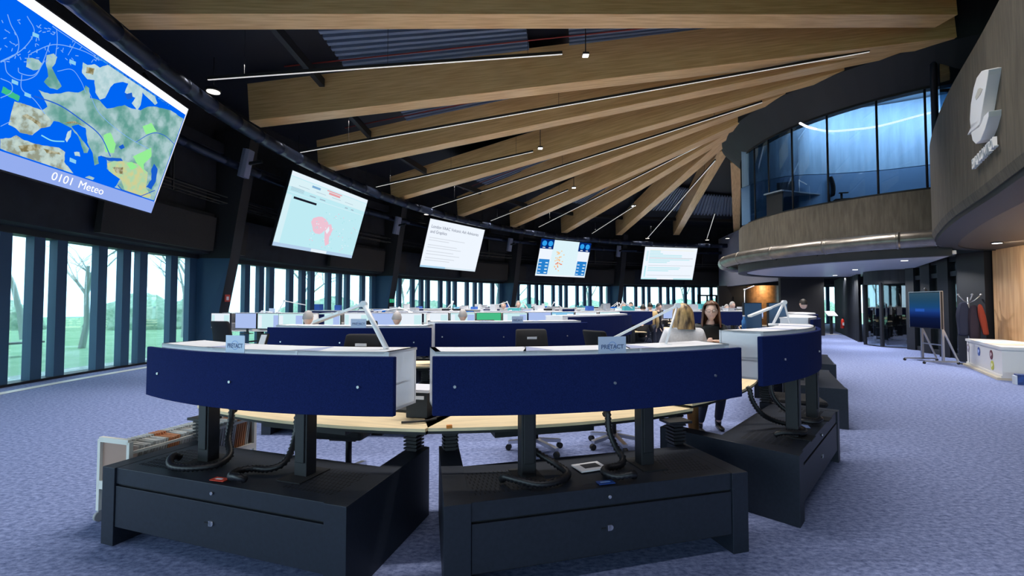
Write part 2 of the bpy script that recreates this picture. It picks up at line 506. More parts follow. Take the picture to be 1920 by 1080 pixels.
# ------------------------------------------------------------------ lamps of the hall
def led(a, b, label, power):
    a, b = Vector(a), Vector(b)
    r = empty('linear_lamp', (a + b) / 2)
    la, lb = a - r.location, b - r.location
    MB().bar(la, lb, .055, .06).build('housing', M_black, r)
    MB().bar(la - Vector((0, 0, .033)), lb - Vector((0, 0, .033)), .034, .012).build('diffuser', mat('led_diffuser', (.8, .8, .78), .5, emis=.5, emcol=(1, .93, .85)), r)
    for t in (.1, .5, .9):
        p = la.lerp(lb, t); MB().bar(p, p + Vector((0, 0, 1.0)), .008, .008, up=(1, 0, 0)).build('suspension_wire', M_black, r)
    tag(r, label, 'ceiling lamp', 'linear lamps hung between the beams')
    if power:
        d = (b - a)
        l = area('linear_lamp_light', (a + b) / 2 - Vector((0, 0, .045)), d.length * .96, .03, power, (0, 0, -1), (1, .96, .91), spread=R_(105), xdir=d)
LEDS = [((-6.47, 9.83, 6.4), (1.1, 10.1, 7.1)), ((-6.33, 13.89, 6.16), (8.89, 11.47, 7.9)), ((-5.37, 18.39, 6.25), (.76, 16.7, 7.1)), ((-3.81, 22.23, 6.22), (7.79, 14.4, 7.9)),
        ((-1.2, 26.32, 6.32), (2.65, 22.0, 7.0)), ((1.68, 29.4, 6.47), (7.67, 17.6, 7.9)), ((5.52, 32.25, 6.49), (6.6, 25.1, 6.9)), ((9.9, 34.3, 6.42), (8.75, 20., 7.8)), ((14.8, 35.5, 6.58), (12.3, 28.3, 7.1))]
llab = ['white linear lamp in the bay above the widest beam, nearest the map screen', 'very long linear lamp just under the widest beam', 'short linear lamp ending near the middle pendant', 'long linear lamp ending at the dark core edge, above the text screen',
        'short linear lamp above the white text screen', 'long linear lamp reaching down to the dial screen', 'short linear lamp above the dial screen', 'long thin linear lamp left of the steepest beam', 'steep linear lamp right of the steepest beam']
LED_POWER = [330, 640, 300, 580, 260, 520, 300, 500, 300]
for (a, b), l, p in zip(LEDS, llab, LED_POWER): led(a, b, l, p)
# unseen lamps added outside the frame to brighten the near desks and floor
area('near_fill_light_a', (0.3, 6.2, 7.2), 9, .05, 430, (0, 0, -1), (1, .96, .91), spread=R_(130), xdir=(1, .1, 0))
area('near_fill_light_b', (1, 0.5, 7.2), 9, .05, 80, (0, 0, -1), (.97, .96, 1.0), spread=R_(130), xdir=(1, .3, 0))
for nm, x0, y, x1, y1 in (('a', -4.2, 5.75, 4.8, 6.65), ('b', -3.3, -.8, 5.3, 1.8)):
    led((x0, y, 7.25), (x1, y1, 7.25), 'added unseen linear lamp brightening the near desks', 0)

def disc_lamp(p, r, label):
    o = empty('disc_lamp', p)
    MB().tube([(0, 0, .06), (0, 0, 0)], r, 20).build('housing', M_black, o)
    MB().tube([(0, 0, .002), (0, 0, -.012)], r * .86, 20).build('diffuser', mat('warm_disc', (1, .93, .82), .5, emis=1.6), o)
    MB().tube([(0, 0, .06), (0, 0, .8)], .012, 6).build('stem', M_black, o)
    tag(o, label, 'ceiling lamp', 'round lamps along the ring duct')
dl = [(400, 172, 'over the right corner of the weather map screen'), (560, 298, 'over the left corner of the pink map screen'), (687, 352, 'over the right corner of the pink map screen'), (800, 402, 'over the left corner of the white text screen'),
      (905, 424, 'over the right corner of the white text screen'), (1003, 437, 'over the left corner of the dial screen'), (1109, 447, 'over the right corner of the dial screen'), (1214, 447, 'over the left corner of the blue bar screen'), (1326, 450, 'over the right corner of the blue bar screen'), (1364, 447, 'beside the core near the far end')]
for px, py, s in dl:
    rr = ray(px, py); t = (6.5 - EYE) / rr.z; p = rr * t + Vector((0, 0, EYE))
    disc_lamp(p, .16, 'small round lamp ' + s)
for px, py, z, s, r in ((1098, 104, 7.2, 'nearest the camera, under the widest beam', .07), (1013, 278, 7.0, 'beside the short linear lamp at mid roof', .08), (1076, 352, 7.0, 'above the dial screen', .09), (1188, 386, 6.9, 'farthest, left of the long thin lamp', .10)):
    rr = ray(px, py); t = (z - EYE) / rr.z; p = rr * t + Vector((0, 0, EYE))
    o = empty('pendant_lamp', p)
    MB().box(-r, r, -r, r, 0, .05).build('housing', M_black, o)
    MB().box(-r * .9, r * .9, -r * .9, r * .9, -.015, 0).build('diffuser', M_lamp, o)
    MB().tube([(0, 0, .05), (0, 0, 1.0)], .012, 6).build('stem', M_black, o)
    tag(o, 'small square pendant lamp ' + s, 'ceiling lamp', 'square pendants under the roof')

# ------------------------------------------------------------------ core drum with the glazed upper room
def ring(name, c, R0, prof, a0, a1, m, n=60, parent=None):
    return MB().sweep(arc_path(c, R0, a0, a1, n, 0), prof, closed=(abs(a1 - a0) >= 360)).build(name, m, parent)
struct(ring('wall_core', CORE, 5.7, [(0, 3.3), (0, 4.55), (-.3, 4.55), (-.3, 3.3)], 60, 330, M_conc2, 72))
struct(ring('trim_2', CORE, 5.6, [(0, 7.22), (.7, 8.02), (.7, 9.6), (-.3, 9.6), (-.3, 7.22)], 60, 330, mat('core_fascia', (.006, .007, .012), .6), 72))
# window posts and glass of the upper room
wf = MB()
POSTS = [-129.2, -139.5, -152.0, -163.5, -174.0, 177, 168, 160]
for a in POSTS:
    p = polar(5.6, a, 0, CORE); wf.tube([(p.x, p.y, 4.55), (p.x, p.y, 7.25)], .03, 6)
for z in (4.58, 7.22):
    wf.sweep(arc_path(CORE, 5.58, 60, 330, 60, z), [(0, -.03), (.06, -.03), (.06, .03), (0, .03)])
wcore = struct(wf.build('window_7', M_black))
ring('glass', CORE, 5.6, [(0, 4.58), (.012, 4.58), (.012, 7.22), (0, 7.22)], 60, 330, glass_mat('core_glass', (.68, .78, .86), .01, (.5, .6, .7)), 72, wcore)
# inside of the upper room
fi = MB(); fi.prism([(polar(5.5, a, 0, CORE).x, polar(5.5, a, 0, CORE).y) for a in range(0, 360, 8)], 4.2, 4.56)
struct(fi.build('floor_upper', mat('upper_floor', (.05, .06, .08), .8)))
ci = MB(); ci.prism([(polar(5.5, a, 0, CORE).x, polar(5.5, a, 0, CORE).y) for a in range(0, 360, 8)], 8.2, 8.3)
struct(ci.build('ceiling_upper', mat('upper_ceiling', (.25, .35, .45), .8)))
wc = smooth_path([at(x, 400, d).xy.to_3d() for x, d in ((1392, 17.6), (1430, 16.6), (1490, 15.9), (1560, 15.7), (1650, 15.3), (1740, 14.7), (1830, 14.1))], 6)
wpath = []
for i, p in enumerate(wc):
    d = (wc[min(i+1, len(wc)-1)] - wc[max(i-1, 0)]).normalized(); wpath.append((p, Vector((-d.y, d.x, 0))))
struct(MB().sweep(wpath, [(0, 6.0), (0, 8.15), (.12, 8.15), (.12, 6.0)]).build('wall_upper_room', M_bluewall))
struct(MB().sweep(wpath, [(-.03, 4.56), (-.03, 5.97), (.12, 5.97), (.12, 4.56)]).build('wall_upper_base', mat('upper_base', (.10, .20, .36), .6)))
# curved lamp inside
lw = smooth_path([(*at(x, y, 5.3 / ray(x, y).z * ray(x, y).y).xy, 6.9) for x, y in ((1500, 231), (1518, 239), (1555, 246), (1600, 243), (1651, 236), (1734, 214), (1775, 206))], 6)
tag(MB().tube(lw, .032, 8).build('curved_lamp', mat('curved_lamp_glow', (1, 1, 1), .5, emis=1.6)), 'curved white line lamp inside the glazed upper room', 'ceiling lamp')
area('curved_lamp_light', (11.6, 14.1, 7.9), 4.5, .6, 170, (.15, .5, -.6), (.80, .90, 1.0), xdir=(.7, -.4, 0))
# post at the near end of the glazing and the dark glass screen beside it
pst = MB(); p0 = polar(5.95, -127.6, 0, CORE); pst.tube([(p0.x, p0.y, 3.3), (p0.x, p0.y, 10)], .075, 14)
tag(pst.build('steel_post', mat('post_steel', (.03, .04, .07), .3, metal=.7)), 'tall dark round post in front of the upper room glazing', 'post')
q0 = Vector((10.75, 11.6)); q1 = Vector((15.5, 10.6))
gs = MB().prism([(q0.x, q0.y), (q1.x, q1.y), (q1.x, q1.y + .02), (q0.x, q0.y + .02)], 4.2, 9.6)
gwin = struct(MB().bar((q0.x, q0.y, 6.95), (q1.x, q1.y, 6.95), .06, .06).bar((q0.x, q0.y, 5.5), (q1.x, q1.y, 5.5), .06, .06).build('window_8', M_black))
gs.build('glass', glass_mat('dark_reflecting_glass', (.45, .62, .75), .28), gwin)
# duct round the foot of the drum, dark ring and pale soffit disc
ring_duct('ventilation_duct', 6.28, 3.22, .21, 60, 234, CORE, M_galv, 'thick shiny galvanised duct ringing the concrete drum', 15)
for a in (-128, -140, -152, -164, 178, 166):
    pp = polar(6.28, a, 3.22, CORE)
    qq = polar(5.65, a, 3.45, CORE)
    tag(MB().bar(pp + Vector((0, 0, -.24)), qq, .03, .03).build('duct_hanger', M_black), 'small black hanger holding the galvanised duct to the drum', 'hanger', 'hangers of the galvanised duct')
struct(ring('trim_3', CORE, 5.75, [(0, 2.82), (0, 3.3), (-.3, 3.3), (-.3, 2.82)], 60, 235, M_black, 72))
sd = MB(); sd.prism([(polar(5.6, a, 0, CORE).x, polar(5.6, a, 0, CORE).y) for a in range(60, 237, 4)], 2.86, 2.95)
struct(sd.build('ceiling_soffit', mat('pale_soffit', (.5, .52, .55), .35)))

# ------------------------------------------------------------------ parapet wall with the emblem
PAR = [(3.9, 2.4), (4.75, 3.8), (5.56, 5.03), (6.40, 6.24), (7.62, 8.05), (8.85, 9.68), (9.9, 10.95), (10.75, 11.75), (11.8, 12.3), (13, 12.6)]
pp = smooth_path([(x, y, 0) for x, y in PAR], 6)
path = []
for i, p in enumerate(pp):
    d = (pp[min(i+1, len(pp)-1)] - pp[max(i-1, 0)]).normalized()
    path.append((p, Vector((-d.y, d.x, 0))))   # outward = towards the hall
struct(MB().sweep(path, [(0, 3.1), (.04, 3.22), (.04, 5.24), (0, 5.3), (-.25, 5.3), (-.25, 3.1)]).build('wall_parapet', M_conc))
struct(MB().sweep(path, [(-.02, 3.02), (-.02, 3.1), (-.4, 3.1), (-.4, 2.98)]).build('trim_4', M_black))
# dark soffit under the gallery
poly = [(p.x, p.y) for p in pp] + [(21, 14), (24, 30), (17, 38), (30, 38), (44, 20), (40, -4), (20, -14), (4, -8)]
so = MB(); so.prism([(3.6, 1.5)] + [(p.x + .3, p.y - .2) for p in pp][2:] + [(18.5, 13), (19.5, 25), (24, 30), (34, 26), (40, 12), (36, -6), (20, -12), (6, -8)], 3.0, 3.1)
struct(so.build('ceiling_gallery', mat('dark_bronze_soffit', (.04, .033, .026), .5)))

# ------------------------------------------------------------------ wall of the far side, door, wood niche
bh = smooth_path([(16.9, 38.3, 0), (16.5, 35.5, 0), (15.9, 31, 0), (15.4, 26, 0), (15.8, 21.5, 0)], 6)
bp_ = []
for i, p in enumerate(bh):
    d = (bh[min(i+1, len(bh)-1)] - bh[max(i-1, 0)]).normalized(); bp_.append((p, Vector((d.y, -d.x, 0))))
struct(MB().sweep(bp_, [(0, 2.95), (0, 6.9), (-.25, 6.9), (-.25, 2.95)]).build('wall_far_bulkhead', M_greyband))
M_dk = mat('charcoal_wall', (.02, .018, .02), .7)
struct(MB().box(15.95, 18.6, 36.2, 36.5, 0, 3.0).build('wall_far', M_dk))
d2 = struct(MB().box(17.05, 17.95, 36.1, 36.19, 0, 2.15).build('door_2', M_black))
MB().box(17.15, 17.2, 36.03, 36.1, 1.0, 1.1).build('door_handle', M_galv, d2)
struct(MB().sweep(arc_path(Vector((19.3, 36.5)), 1.15, 150, 330, 20, 0), [(0, 0), (.1, 0), (.1, 3), (0, 3)]).build('wall_niche', mat('amber_wood', (.45, .22, .08), .45, noise=.2, nscale=4)))
area('niche_lamp_light', (18.6, 34.6, 2.9), .5, .5, 35, (.3, .6, -1), (1, .8, .55))

# black panel wall, revolving door, glazed wall on the right
def post_wall(name, a, b, z1, step, w, m):
    a, b = Vector((*a, 0)), Vector((*b, 0)); n = int((b - a).length / step)
    mb = MB()
    for i in range(n + 1):
        p = a.lerp(b, i / n); mb.box(p.x - w/2, p.x + w/2, p.y - w/2, p.y + w/2, 0, z1)
    mb.bar(a + Vector((0, 0, z1/2)), b + Vector((0, 0, z1/2)), .06, z1)
    return struct(mb.build(name, m))
post_wall('wall_slatted', (19.2, 27.8), (14.7, 19.9), 3.0, .55, .12, M_black)
# revolving door drum
rd_c = Vector((15.1, 17.9)); rd = struct(MB().sweep(arc_path(rd_c, 1.35, 0, 360, 36, 2.35), [(0, 0), (0, .6), (-1.3, .6), (-1.3, 0)], closed=True).sweep(arc_path(rd_c, 1.35, 0, 360, 36, 0), [(0, .002), (0, .03), (-.2, .03), (-.2, .002)], closed=True).build('door_3', M_black))
for a in (100, 150, 195, 235, 275, 320):
    p = polar(1.33, a, 0, rd_c); MB().box(p.x-.05, p.x+.05, p.y-.05, p.y+.05, 0, 2.4).build('door_post', M_black, rd)
MB().sweep(arc_path(rd_c, 1.32, 140, 330, 30, 0), [(0, .03), (0.01, .03), (.01, 2.35), (0, 2.35)]).build('glass', glass_mat('door_glass', (.7, .78, .82), .06), rd)
for a in (20, 110, 200, 290):
    q = polar(1.25, a, 0, rd_c)
    w = MB(); w.bar((rd_c.x, rd_c.y, .15), (q.x, q.y, .15), .04, .15); w.bar((rd_c.x, rd_c.y, 2.25), (q.x, q.y, 2.25), .04, .1); w.bar((q.x, q.y, .1), (q.x, q.y, 2.3), .05, .05, up=(1, 0, 0))
    w.build('door_wing', M_black, rd)
# glazed wall with wide dark posts between drum and wood wall
ga, gb = Vector((14.15, 16.5, 0)), Vector((12.75, 13.1, 0))
gw = MB()
for t in (0, .34, .68, 1):
    p = ga.lerp(gb, t); gw.box(p.x-.17, p.x+.17, p.y-.17, p.y+.17, 0, 3.0)
for z in (.08, 2.5, 2.92):
    gw.bar(ga + Vector((0, 0, z)), gb + Vector((0, 0, z)), .08, .14)
gws = struct(gw.build('window_9', M_black))
MB().bar(ga + Vector((0, 0, 1.5)), gb + Vector((0, 0, 1.5)), .012, 2.9).build('glass', M_glass, gws)
for t in (.17, .51, .84):
    p = ga.lerp(gb, t); MB().bar(p + Vector((0, 0, .1)), p + Vector((0, 0, 2.4)), .05, .05, up=(1, 0, 0)).build('glazing_bar', M_black, gws)
# lobby behind: dark wall with tall slots to the daylight
lob = MB()
for x0, x1 in ((13.6, 15.8), (16.35, 18.2), (18.9, 20.3), (20.9, 23.4), (24.0, 28)):
    t = (x0 + x1) / 2
    lob.box(x0, x1, 24.2 - (x0 - 13) * .75, 24.4 - (x0 - 13) * .75, 0, 3.0)
struct(lob.build('wall_lobby', M_dk))
struct(MB().box(12.45, 13.05, 12.35, 13.1, 0, 3.0).build('wall_pier', M_black))
# oak wall
oa, ob = Vector((12.5, 12.2, 0)), Vector((11.2, 8.6, 0))
struct(MB().bar(oa + Vector((.12, 0, 1.5)), ob + Vector((.12, 0, 1.5)), .16, 3.0).build('wall_oak', M_oak))
area('oak_downlight_light', (11.2, 10.4, 2.98), .25, .25, 60, (.5, .2, -1), (1, .86, .66))

def downlight(p, power, label, col=(.95, .96, 1)):
    o = empty('recessed_lamp', p)
    MB().tube([(0, 0, -.004), (0, 0, .05)], .11, 20).build('rim', M_black, o)
    MB().tube([(0, 0, -.008), (0, 0, -.004)], .085, 20).build('diffuser', M_lamp, o)
    area('recessed_lamp_light', Vector(p) + Vector((0, 0, -.02)), .14, .14, power, (0, 0, -1), col, spread=R_(150))
    tag(o, label, 'ceiling lamp', 'recessed lamps of the low ceilings')
for p, w, l in (((11.4, 13.6, 2.86), 80, 'added round recessed lamp in the pale soffit, nearest the camera'), ((12.6, 17.2, 2.86), 125, 'added round recessed lamp in the middle of the pale soffit'), ((14.2, 20.6, 2.86), 110, 'added round recessed lamp at the far side of the pale soffit'),
                ((11.0, 10.6, 2.98), 42, 'round recessed lamp under the gallery beside the oak wall'), ((9.2, 7.2, 2.98), 60, 'round recessed lamp under the gallery nearest the camera'), ((16.6, 23.5, 2.98), 60, 'round recessed lamp beside the slatted wall')):
    downlight(p, w, l)  # the pale soffit lamps are added to brighten the floor below
# ------------------------------------------------------------------ big hanging screens
SW, SH = 4.5, 2.52
TILT = R_(17)
def screen_frame(a, R=26.0, zc=4.72):
    """matrix whose x runs right, y up the screen, z towards the hall"""
    rad = Vector((math.cos(R_(a)), math.sin(R_(a)), 0))
    n = (-rad * math.cos(TILT) + Vector((0, 0, -math.sin(TILT)))).normalized()
    x = Vector((rad.y, -rad.x, 0))
    y = n.cross(x).normalized()
    c = polar(R, a, zc)
    return Matrix.Translation(c) @ Matrix((x, y, n)).transposed().to_4x4()
S_white = screen_mat('display_white', (.90, .95, 1.0), 1.0)
class Disp:
    """pictures on a display: flat coloured areas given as fractions of width and height"""
    def __init__(s, w, h): s.w = w; s.h = h; s.mb = MB(); s.k = 0
    def poly(s, pts, m, lift=None):
        s.k += 1; z = .004 + .0001 * s.k if lift is None else lift
        s.mb.use(m); b = len(s.mb.v)
        for u, v in pts: s.mb.v.append(((u - .5) * s.w, (v - .5) * s.h, z))
        s.mb.face(range(b, b + len(pts)))
    def rect(s, u0, v0, u1, v1, m): s.poly([(u0, v0), (u1, v0), (u1, v1), (u0, v1)], m)
    def line(s, pts, wd, m, closed=False):
        s.k += 1; z = .004 + .0001 * s.k
        s.mb.use(m)
        P = [Vector(((u - .5) * s.w, (v - .5) * s.h, z)) for u, v in pts]
        for a, b in zip(P, P[1:]):
            d = b - a
            if d.length < 1e-6: continue
            n = Vector((-d.y, d.x, 0)).normalized() * wd / 2
            k = len(s.mb.v); s.mb.v += [tuple(a - n), tuple(b - n), tuple(b + n), tuple(a + n)]; s.mb.face((k, k+1, k+2, k+3))
def big_screen(i, label):
    M = screen_frame(SCR[i], zc=4.72 if i else 4.86)
    r = empty('hanging_screen'); r.matrix_world = M
    hs = MB().box(-SW/2 - .03, SW/2 + .03, -SH/2 - .03, SH/2 + .03, -.09, 0); hs.build('housing', M_black, r)
    br = MB()
    for x in (-1.4, 1.4):
        br.bar((x, SH/2 - .1, -.09), (x, SH/2 + .25, -.5), .06, .06); br.bar((x, -.4, -.09), (x, -.2, -1.0), .05, .05)
    br.build('bracket', M_black, r)
    tag(r, label, 'screen', 'screens hung round the ring wall')
    return r, Disp(SW, SH), M
def uv_px(M, x, y):
    d = ray(x, y); o = Vector((0, 0, EYE)); n = M.col[2].xyz; c = M.col[3].xyz
    t = (c - o).dot(n) / d.dot(n); p = M.inverted() @ (o + d * t)
    return (p.x / SW + .5, p.y / SH + .5)

# 1: weather map of Europe
r, D, M1 = big_screen(0, 'largest screen, a blue and green weather map with the caption 0101 Meteo')
S_sea = screen_mat('display_sea', (.0, .13, .90), 1.0)
S_land = screen_mat('display_land', (.12, .34, .29), 1.0, noise=1, nscale=2.6, col2=(.42, .60, .62), col3=(.25, .46, .44))
S_dry = screen_mat('display_dry_land', (.30, .33, .25), 1.0, noise=1, nscale=6, col2=(.56, .68, .62), col3=(.46, .58, .55))
S_snow = screen_mat('display_snow', (.42, .62, .66), 1.0, noise=1, nscale=7, col2=(.56, .72, .76))
S_sand = screen_mat('display_sand', (.62, .62, .30), 1.0, noise=1, nscale=7, col2=(.42, .66, .40))
S_lime = screen_mat('display_lime', (.30, .85, .30), 1.0)
S_greenp = screen_mat('display_green_patch', (.05, .52, .26), 1.0)
S_bar = screen_mat('display_caption_bar', (.30, .42, .86), 1.0)
S_line = screen_mat('display_isobar', (.22, .45, .95), 1.0)
S_line2 = screen_mat('display_front', (.02, .12, .62), 1.0)
S_lake = screen_mat('display_lake', (.01, .11, .62), 1.0)
D.rect(0, 0, 1, 1, S_sea)
Z = lambda x, y: (x / 3, y / 3 + 40)     # coordinates of the enlarged crop
def land(pts, m, jag=.35):
    q = [Z(*p) for p in pts]; out = []
    random.seed(len(pts) * 7 + int(pts[0][0]))
    for a, b in zip(q, q[1:] + q[:1]):
        out.append(a)
        L = math.hypot(b[0]-a[0], b[1]-a[1]); n = int(L / 5)
        for k in range(1, n):
            t = k / n; out.append((a[0] + (b[0]-a[0])*t + random.uniform(-1, 1)*jag*2, a[1] + (b[1]-a[1])*t + random.uniform(-1, 1)*jag*2))
    D.poly([clampuv(uv_px(M1, *p)) for p in out], m)
def clampuv(p): return (min(.9935, max(.0, p[0])), min(.93, max(.115, p[1])))
# mainland
land([(215,385),(250,400),(280,408),(340,405),(385,395),(440,400),(470,385),(480,360),(500,375),(505,430),(560,445),(600,490),(640,485),(700,470),(740,490),(790,500),(830,480),(880,480),(960,500),(1040,555),(1060,520),(1020,640),(985,730),(930,870),(895,960),(870,1060),(700,1010),(640,940),(680,880),(640,860),(600,830),(600,780),(570,755),(550,760),(555,800),(530,810),(520,740),(490,680),(480,600),(440,580),(400,590),(440,640),(480,690),(500,715),(490,740),(470,740),(440,650),(400,600),(370,585),(330,565),(300,560),(280,590),(230,600),(180,640),(110,625),(85,600),(45,580),(60,520),(80,450),(150,470),(235,500),(265,480),(245,430)], S_land)
land([(80,450),(45,580),(85,600),(110,625),(180,640),(230,600),(280,590),(290,560),(235,500),(150,470)], S_dry)
land([(0,660),(60,655),(90,640),(120,660),(200,690),(330,710),(365,735),(360,790),(400,840),(410,860),(340,860),(250,830),(120,775),(0,715)], S_dry)
land([(465,230),(490,245),(530,240),(560,260),(610,240),(680,240),(740,260),(800,320),(860,390),(885,460),(870,470),(830,430),(800,400),(790,470),(770,500),(740,460),(760,430),(700,400),(720,350),(690,340),(640,350),(620,370),(590,430),(560,440),(535,400),(530,330),(490,325),(460,290)], S_snow)
land([(150,205),(180,205),(215,215),(240,240),(220,270),(185,275),(145,255)], S_land)
land([(260,190),(300,180),(320,200),(310,235),(290,260),(320,320),(345,365),(320,385),(280,375),(245,340),(270,310),(265,270),(255,230)], S_land)
land([(600,800),(640,785),(700,785),(770,800),(830,850),(820,940),(850,980),(800,1010),(700,960),(680,890),(650,870),(610,840)], S_sand)
land([(380,620),(400,610),(395,650),(375,680),(365,665)], S_snow)
land([(415,735),(445,735),(450,760),(420,755)], S_snow)
land([(475,880),(500,868),(530,880),(510,905),(480,900)], S_land)
for p in ([(580,640),(620,625),(650,690),(640,740),(590,735)], [(800,590),(850,570),(880,620),(820,635)], [(745,760),(850,710),(850,760),(790,820),(830,860),(770,800)], [(710,800),(740,790),(770,820),(735,835)]): land(p, S_lime)
land([(5,400),(15,365),(110,420),(100,450)], S_greenp)
for p in ([(665,705),(690,690),(700,710),(680,720)], [(850,830),(865,800),(885,830),(875,900),(850,945),(820,930),(850,890)], [(700,410),(740,400),(745,430),(715,440)], [(560,755),(600,765),(680,770),(690,785),(610,785)]): land(p, S_lake)
# isobars and fronts
def curve(pts, w, m): D.line([clampuv(uv_px(M1, *Z(p.x, p.y))) for p in smooth_path([(x, y, 0) for x, y in pts], 8)], w, m)
curve([(0,230),(90,180),(100,100),(60,20),(40,-40)], .012, S_line); curve([(0,225),(120,160),(190,60),(150,-30)], .012, S_line)
curve([(25,230),(40,290),(110,330),(190,310),(230,250),(280,120)], .012, S_line); curve([(100,260),(110,290),(190,300),(250,220)], .012, S_line)
curve([(310,200),(320,100),(310,0)], .012, S_line); curve([(170,180),(300,130),(450,160),(570,220)], .012, S_line); curve([(340,-30),(480,10),(620,110)], .012, S_line)
curve([(190,420),(330,470),(450,550),(560,640),(620,760)], .02, S_line2); curve([(760,680),(850,630),(920,640),(990,700)], .014, S_line2); curve([(660,920),(720,985),(780,985),(870,950)], .02, S_line2)
curve([(120,300),(120,380),(190,440),(250,520)], .012, S_line); curve([(0,320),(60,350),(60,400),(0,430)], .012, S_line); curve([(320,280),(400,270),(450,330),(480,400)], .01, S_line); curve([(230,640),(290,670),(360,675)], .02, screen_mat('display_dots', (.25, .75, .9), 1.0))
curve([(500,400),(560,520),(700,640),(840,720)], .01, S_line); curve([(380,190),(440,80),(470,0)], .01, S_line); curve([(60,560),(0,590)], .01, S_line); curve([(540,180),(700,200),(800,300),(960,440)], .03, screen_mat('display_coast_ice', (.05, .35, .85), 1.0, noise=1, nscale=20, col2=(.0, .1, .7)))
random.seed(3)
S_brown = screen_mat('display_ridge', (.22, .18, .08), 1.0, noise=1, nscale=12, col2=(.5, .5, .36))
for p in ([(485,255),(530,265),(520,300),(480,290)], [(100,700),(200,690),(230,720),(120,735)], [(240,715),(330,735),(340,750),(260,740)], [(120,530),(180,560),(230,600),(225,570),(150,520)], [(350,570),(420,560),(480,590),(440,575)], [(630,820),(690,820),(690,860),(650,850)]): land(p, S_brown)
random.seed(5)
for k in range(90):
    x, y = random.uniform(0, 560), random.uniform(-20, 230)
    a = random.uniform(0, 6.3); D.line([clampuv(uv_px(M1, *Z(x, y))), clampuv(uv_px(M1, *Z(x + 18*math.cos(a), y + 18*math.sin(a))))], .012, S_line)
for x, y in ((195,75),(78,340),(150,412),(403,228),(405,782)):
    D.poly([clampuv(uv_px(M1, *Z(x + dx, y + dy))) for dx, dy in ((-18,-18),(18,-2),(16,18),(-20,4))], screen_mat('display_label', (.25, .62, .9), 1.0))
D.rect(0, .94, 1, 1, screen_mat('display_bright_white', (.93, .95, 1.0), 1.15)); D.rect(.993, 0, 1, 1, screen_mat('display_edge', (.8, .85, .9), 1.0)); D.rect(0, 0, 1, .105, S_bar)
D.mb.build('display', None, r)
cx_ = (uv_px(M1, 145, 343)[0] - .5) * SW
for body_, dx_ in (('0101', -.36), ('Meteo', .27)):
    text(body_, .2, screen_mat('display_caption', (1, 1, 1), 1.1), r, (cx_ + dx_, -SH/2 + .135, .05), name='lettering', sx=1.15)

# 2: pale page with a pink map
r, D, M = big_screen(1, 'pale cyan screen showing a page with menus and a pink map')
P_cy = screen_mat('display_pale_cyan', (.52, .83, .90), 1.0); P_wh = screen_mat('display_page_white', (.80, .90, .97), 1.0)
P_pk = screen_mat('display_pink', (.86, .55, .66), 1.0); P_gy = screen_mat('display_grey_text', (.35, .45, .55), 1.0); P_red = screen_mat('display_red_text', (.8, .35, .38), 1.0); P_bk = screen_mat('display_black', (.01, .01, .02), 1.0)
P_tl = screen_mat('display_teal_specks', (.38, .76, .80), 1.0)
D.rect(0, 0, 1, 1, P_cy); D.rect(0, .94, 1, 1, P_wh); D.rect(0, .0, 1, .05, screen_mat('display_task_bar', (.45, .62, .82), 1.0)); D.rect(.42, .0, .62, .045, P_wh)
D.rect(0, .80, 1, .93, screen_mat('display_header', (.70, .88, .93), 1.0)); D.rect(0, .73, 1, .735, P_wh); D.rect(0, .05, .06, .7, screen_mat('display_side', (.66, .87, .93), 1.0))
D.rect(.45, .87, .6, .9, P_red); D.rect(.42, .91, .62, .925, P_red); D.rect(.24, .88, .34, .91, screen_mat('display_blue_text', (.2, .4, .65), 1.0))
for k in range(7): D.rect(.03, .80 - k * .014, .17, .805 - k * .014, P_gy) if k < 4 else None
for u in (.24, .36): D.rect(u, .755, u + .07, .77, P_gy)
for u in (.70, .79): D.rect(u, .755, u + .04, .77, P_gy)
for u in (.1, .3, .5, .68): D.rect(u, .84, u + .12, .845, P_gy)
D.rect(.08, .66, .34, .69, P_bk)
D.poly([(.44+.10*math.cos(t)*(1+.2*math.sin(3*t)), .40+.13*math.sin(t)) for t in [k*.5 for k in range(12)]], P_pk)
D.poly([(.50,.42),(.58,.46),(.62,.38),(.60,.26),(.62,.16),(.58,.12),(.55,.2),(.53,.3)], P_pk); D.poly([(.53,.34),(.56,.3),(.58,.36),(.56,.42)], P_wh)
random.seed(11)
for k in range(70):
    u, v = random.uniform(.34, .97), random.uniform(.08, .64); D.rect(u, v, u + .012, v + .012, random.choice((P_tl, P_wh, P_tl, P_pk)))
D.mb.build('display', None, r)
# 3: white page of text
r, D, M = big_screen(2, 'white screen with two title lines and faint paragraphs')
P_w3 = screen_mat('display_clean_white', (.86, .92, 1.0), 1.0); P_lt = screen_mat('display_faint_text', (.62, .66, .72), 1.0)
D.rect(0, 0, 1, 1, P_w3); D.rect(0, 0, .42, .04, screen_mat('display_bar_blue', (.4, .65, .85), 1.0)); D.rect(.42, .0, 1, .04, screen_mat('display_bar_pale', (.7, .82, .9), 1.0))
for v, w in ((.62, .62), (.57, .34), (.47, .5), (.42, .58), (.34, .46), (.28, .58), (.2, .5), (.15, .42)): D.rect(.05, v, .05 + w, v + .012, P_lt)
D.mb.build('display', None, r)
P_tt = screen_mat('display_title', (.16, .18, .26), 1.0)
text('London VAAC Volcanic Ash Advisories', .235, P_tt, r, (-.46 * SW, .355 * SH, .02), name='title', align='LEFT', sx=1.02)
text('and Graphics', .235, P_tt, r, (-.46 * SW, .25 * SH, .02), name='title', align='LEFT')
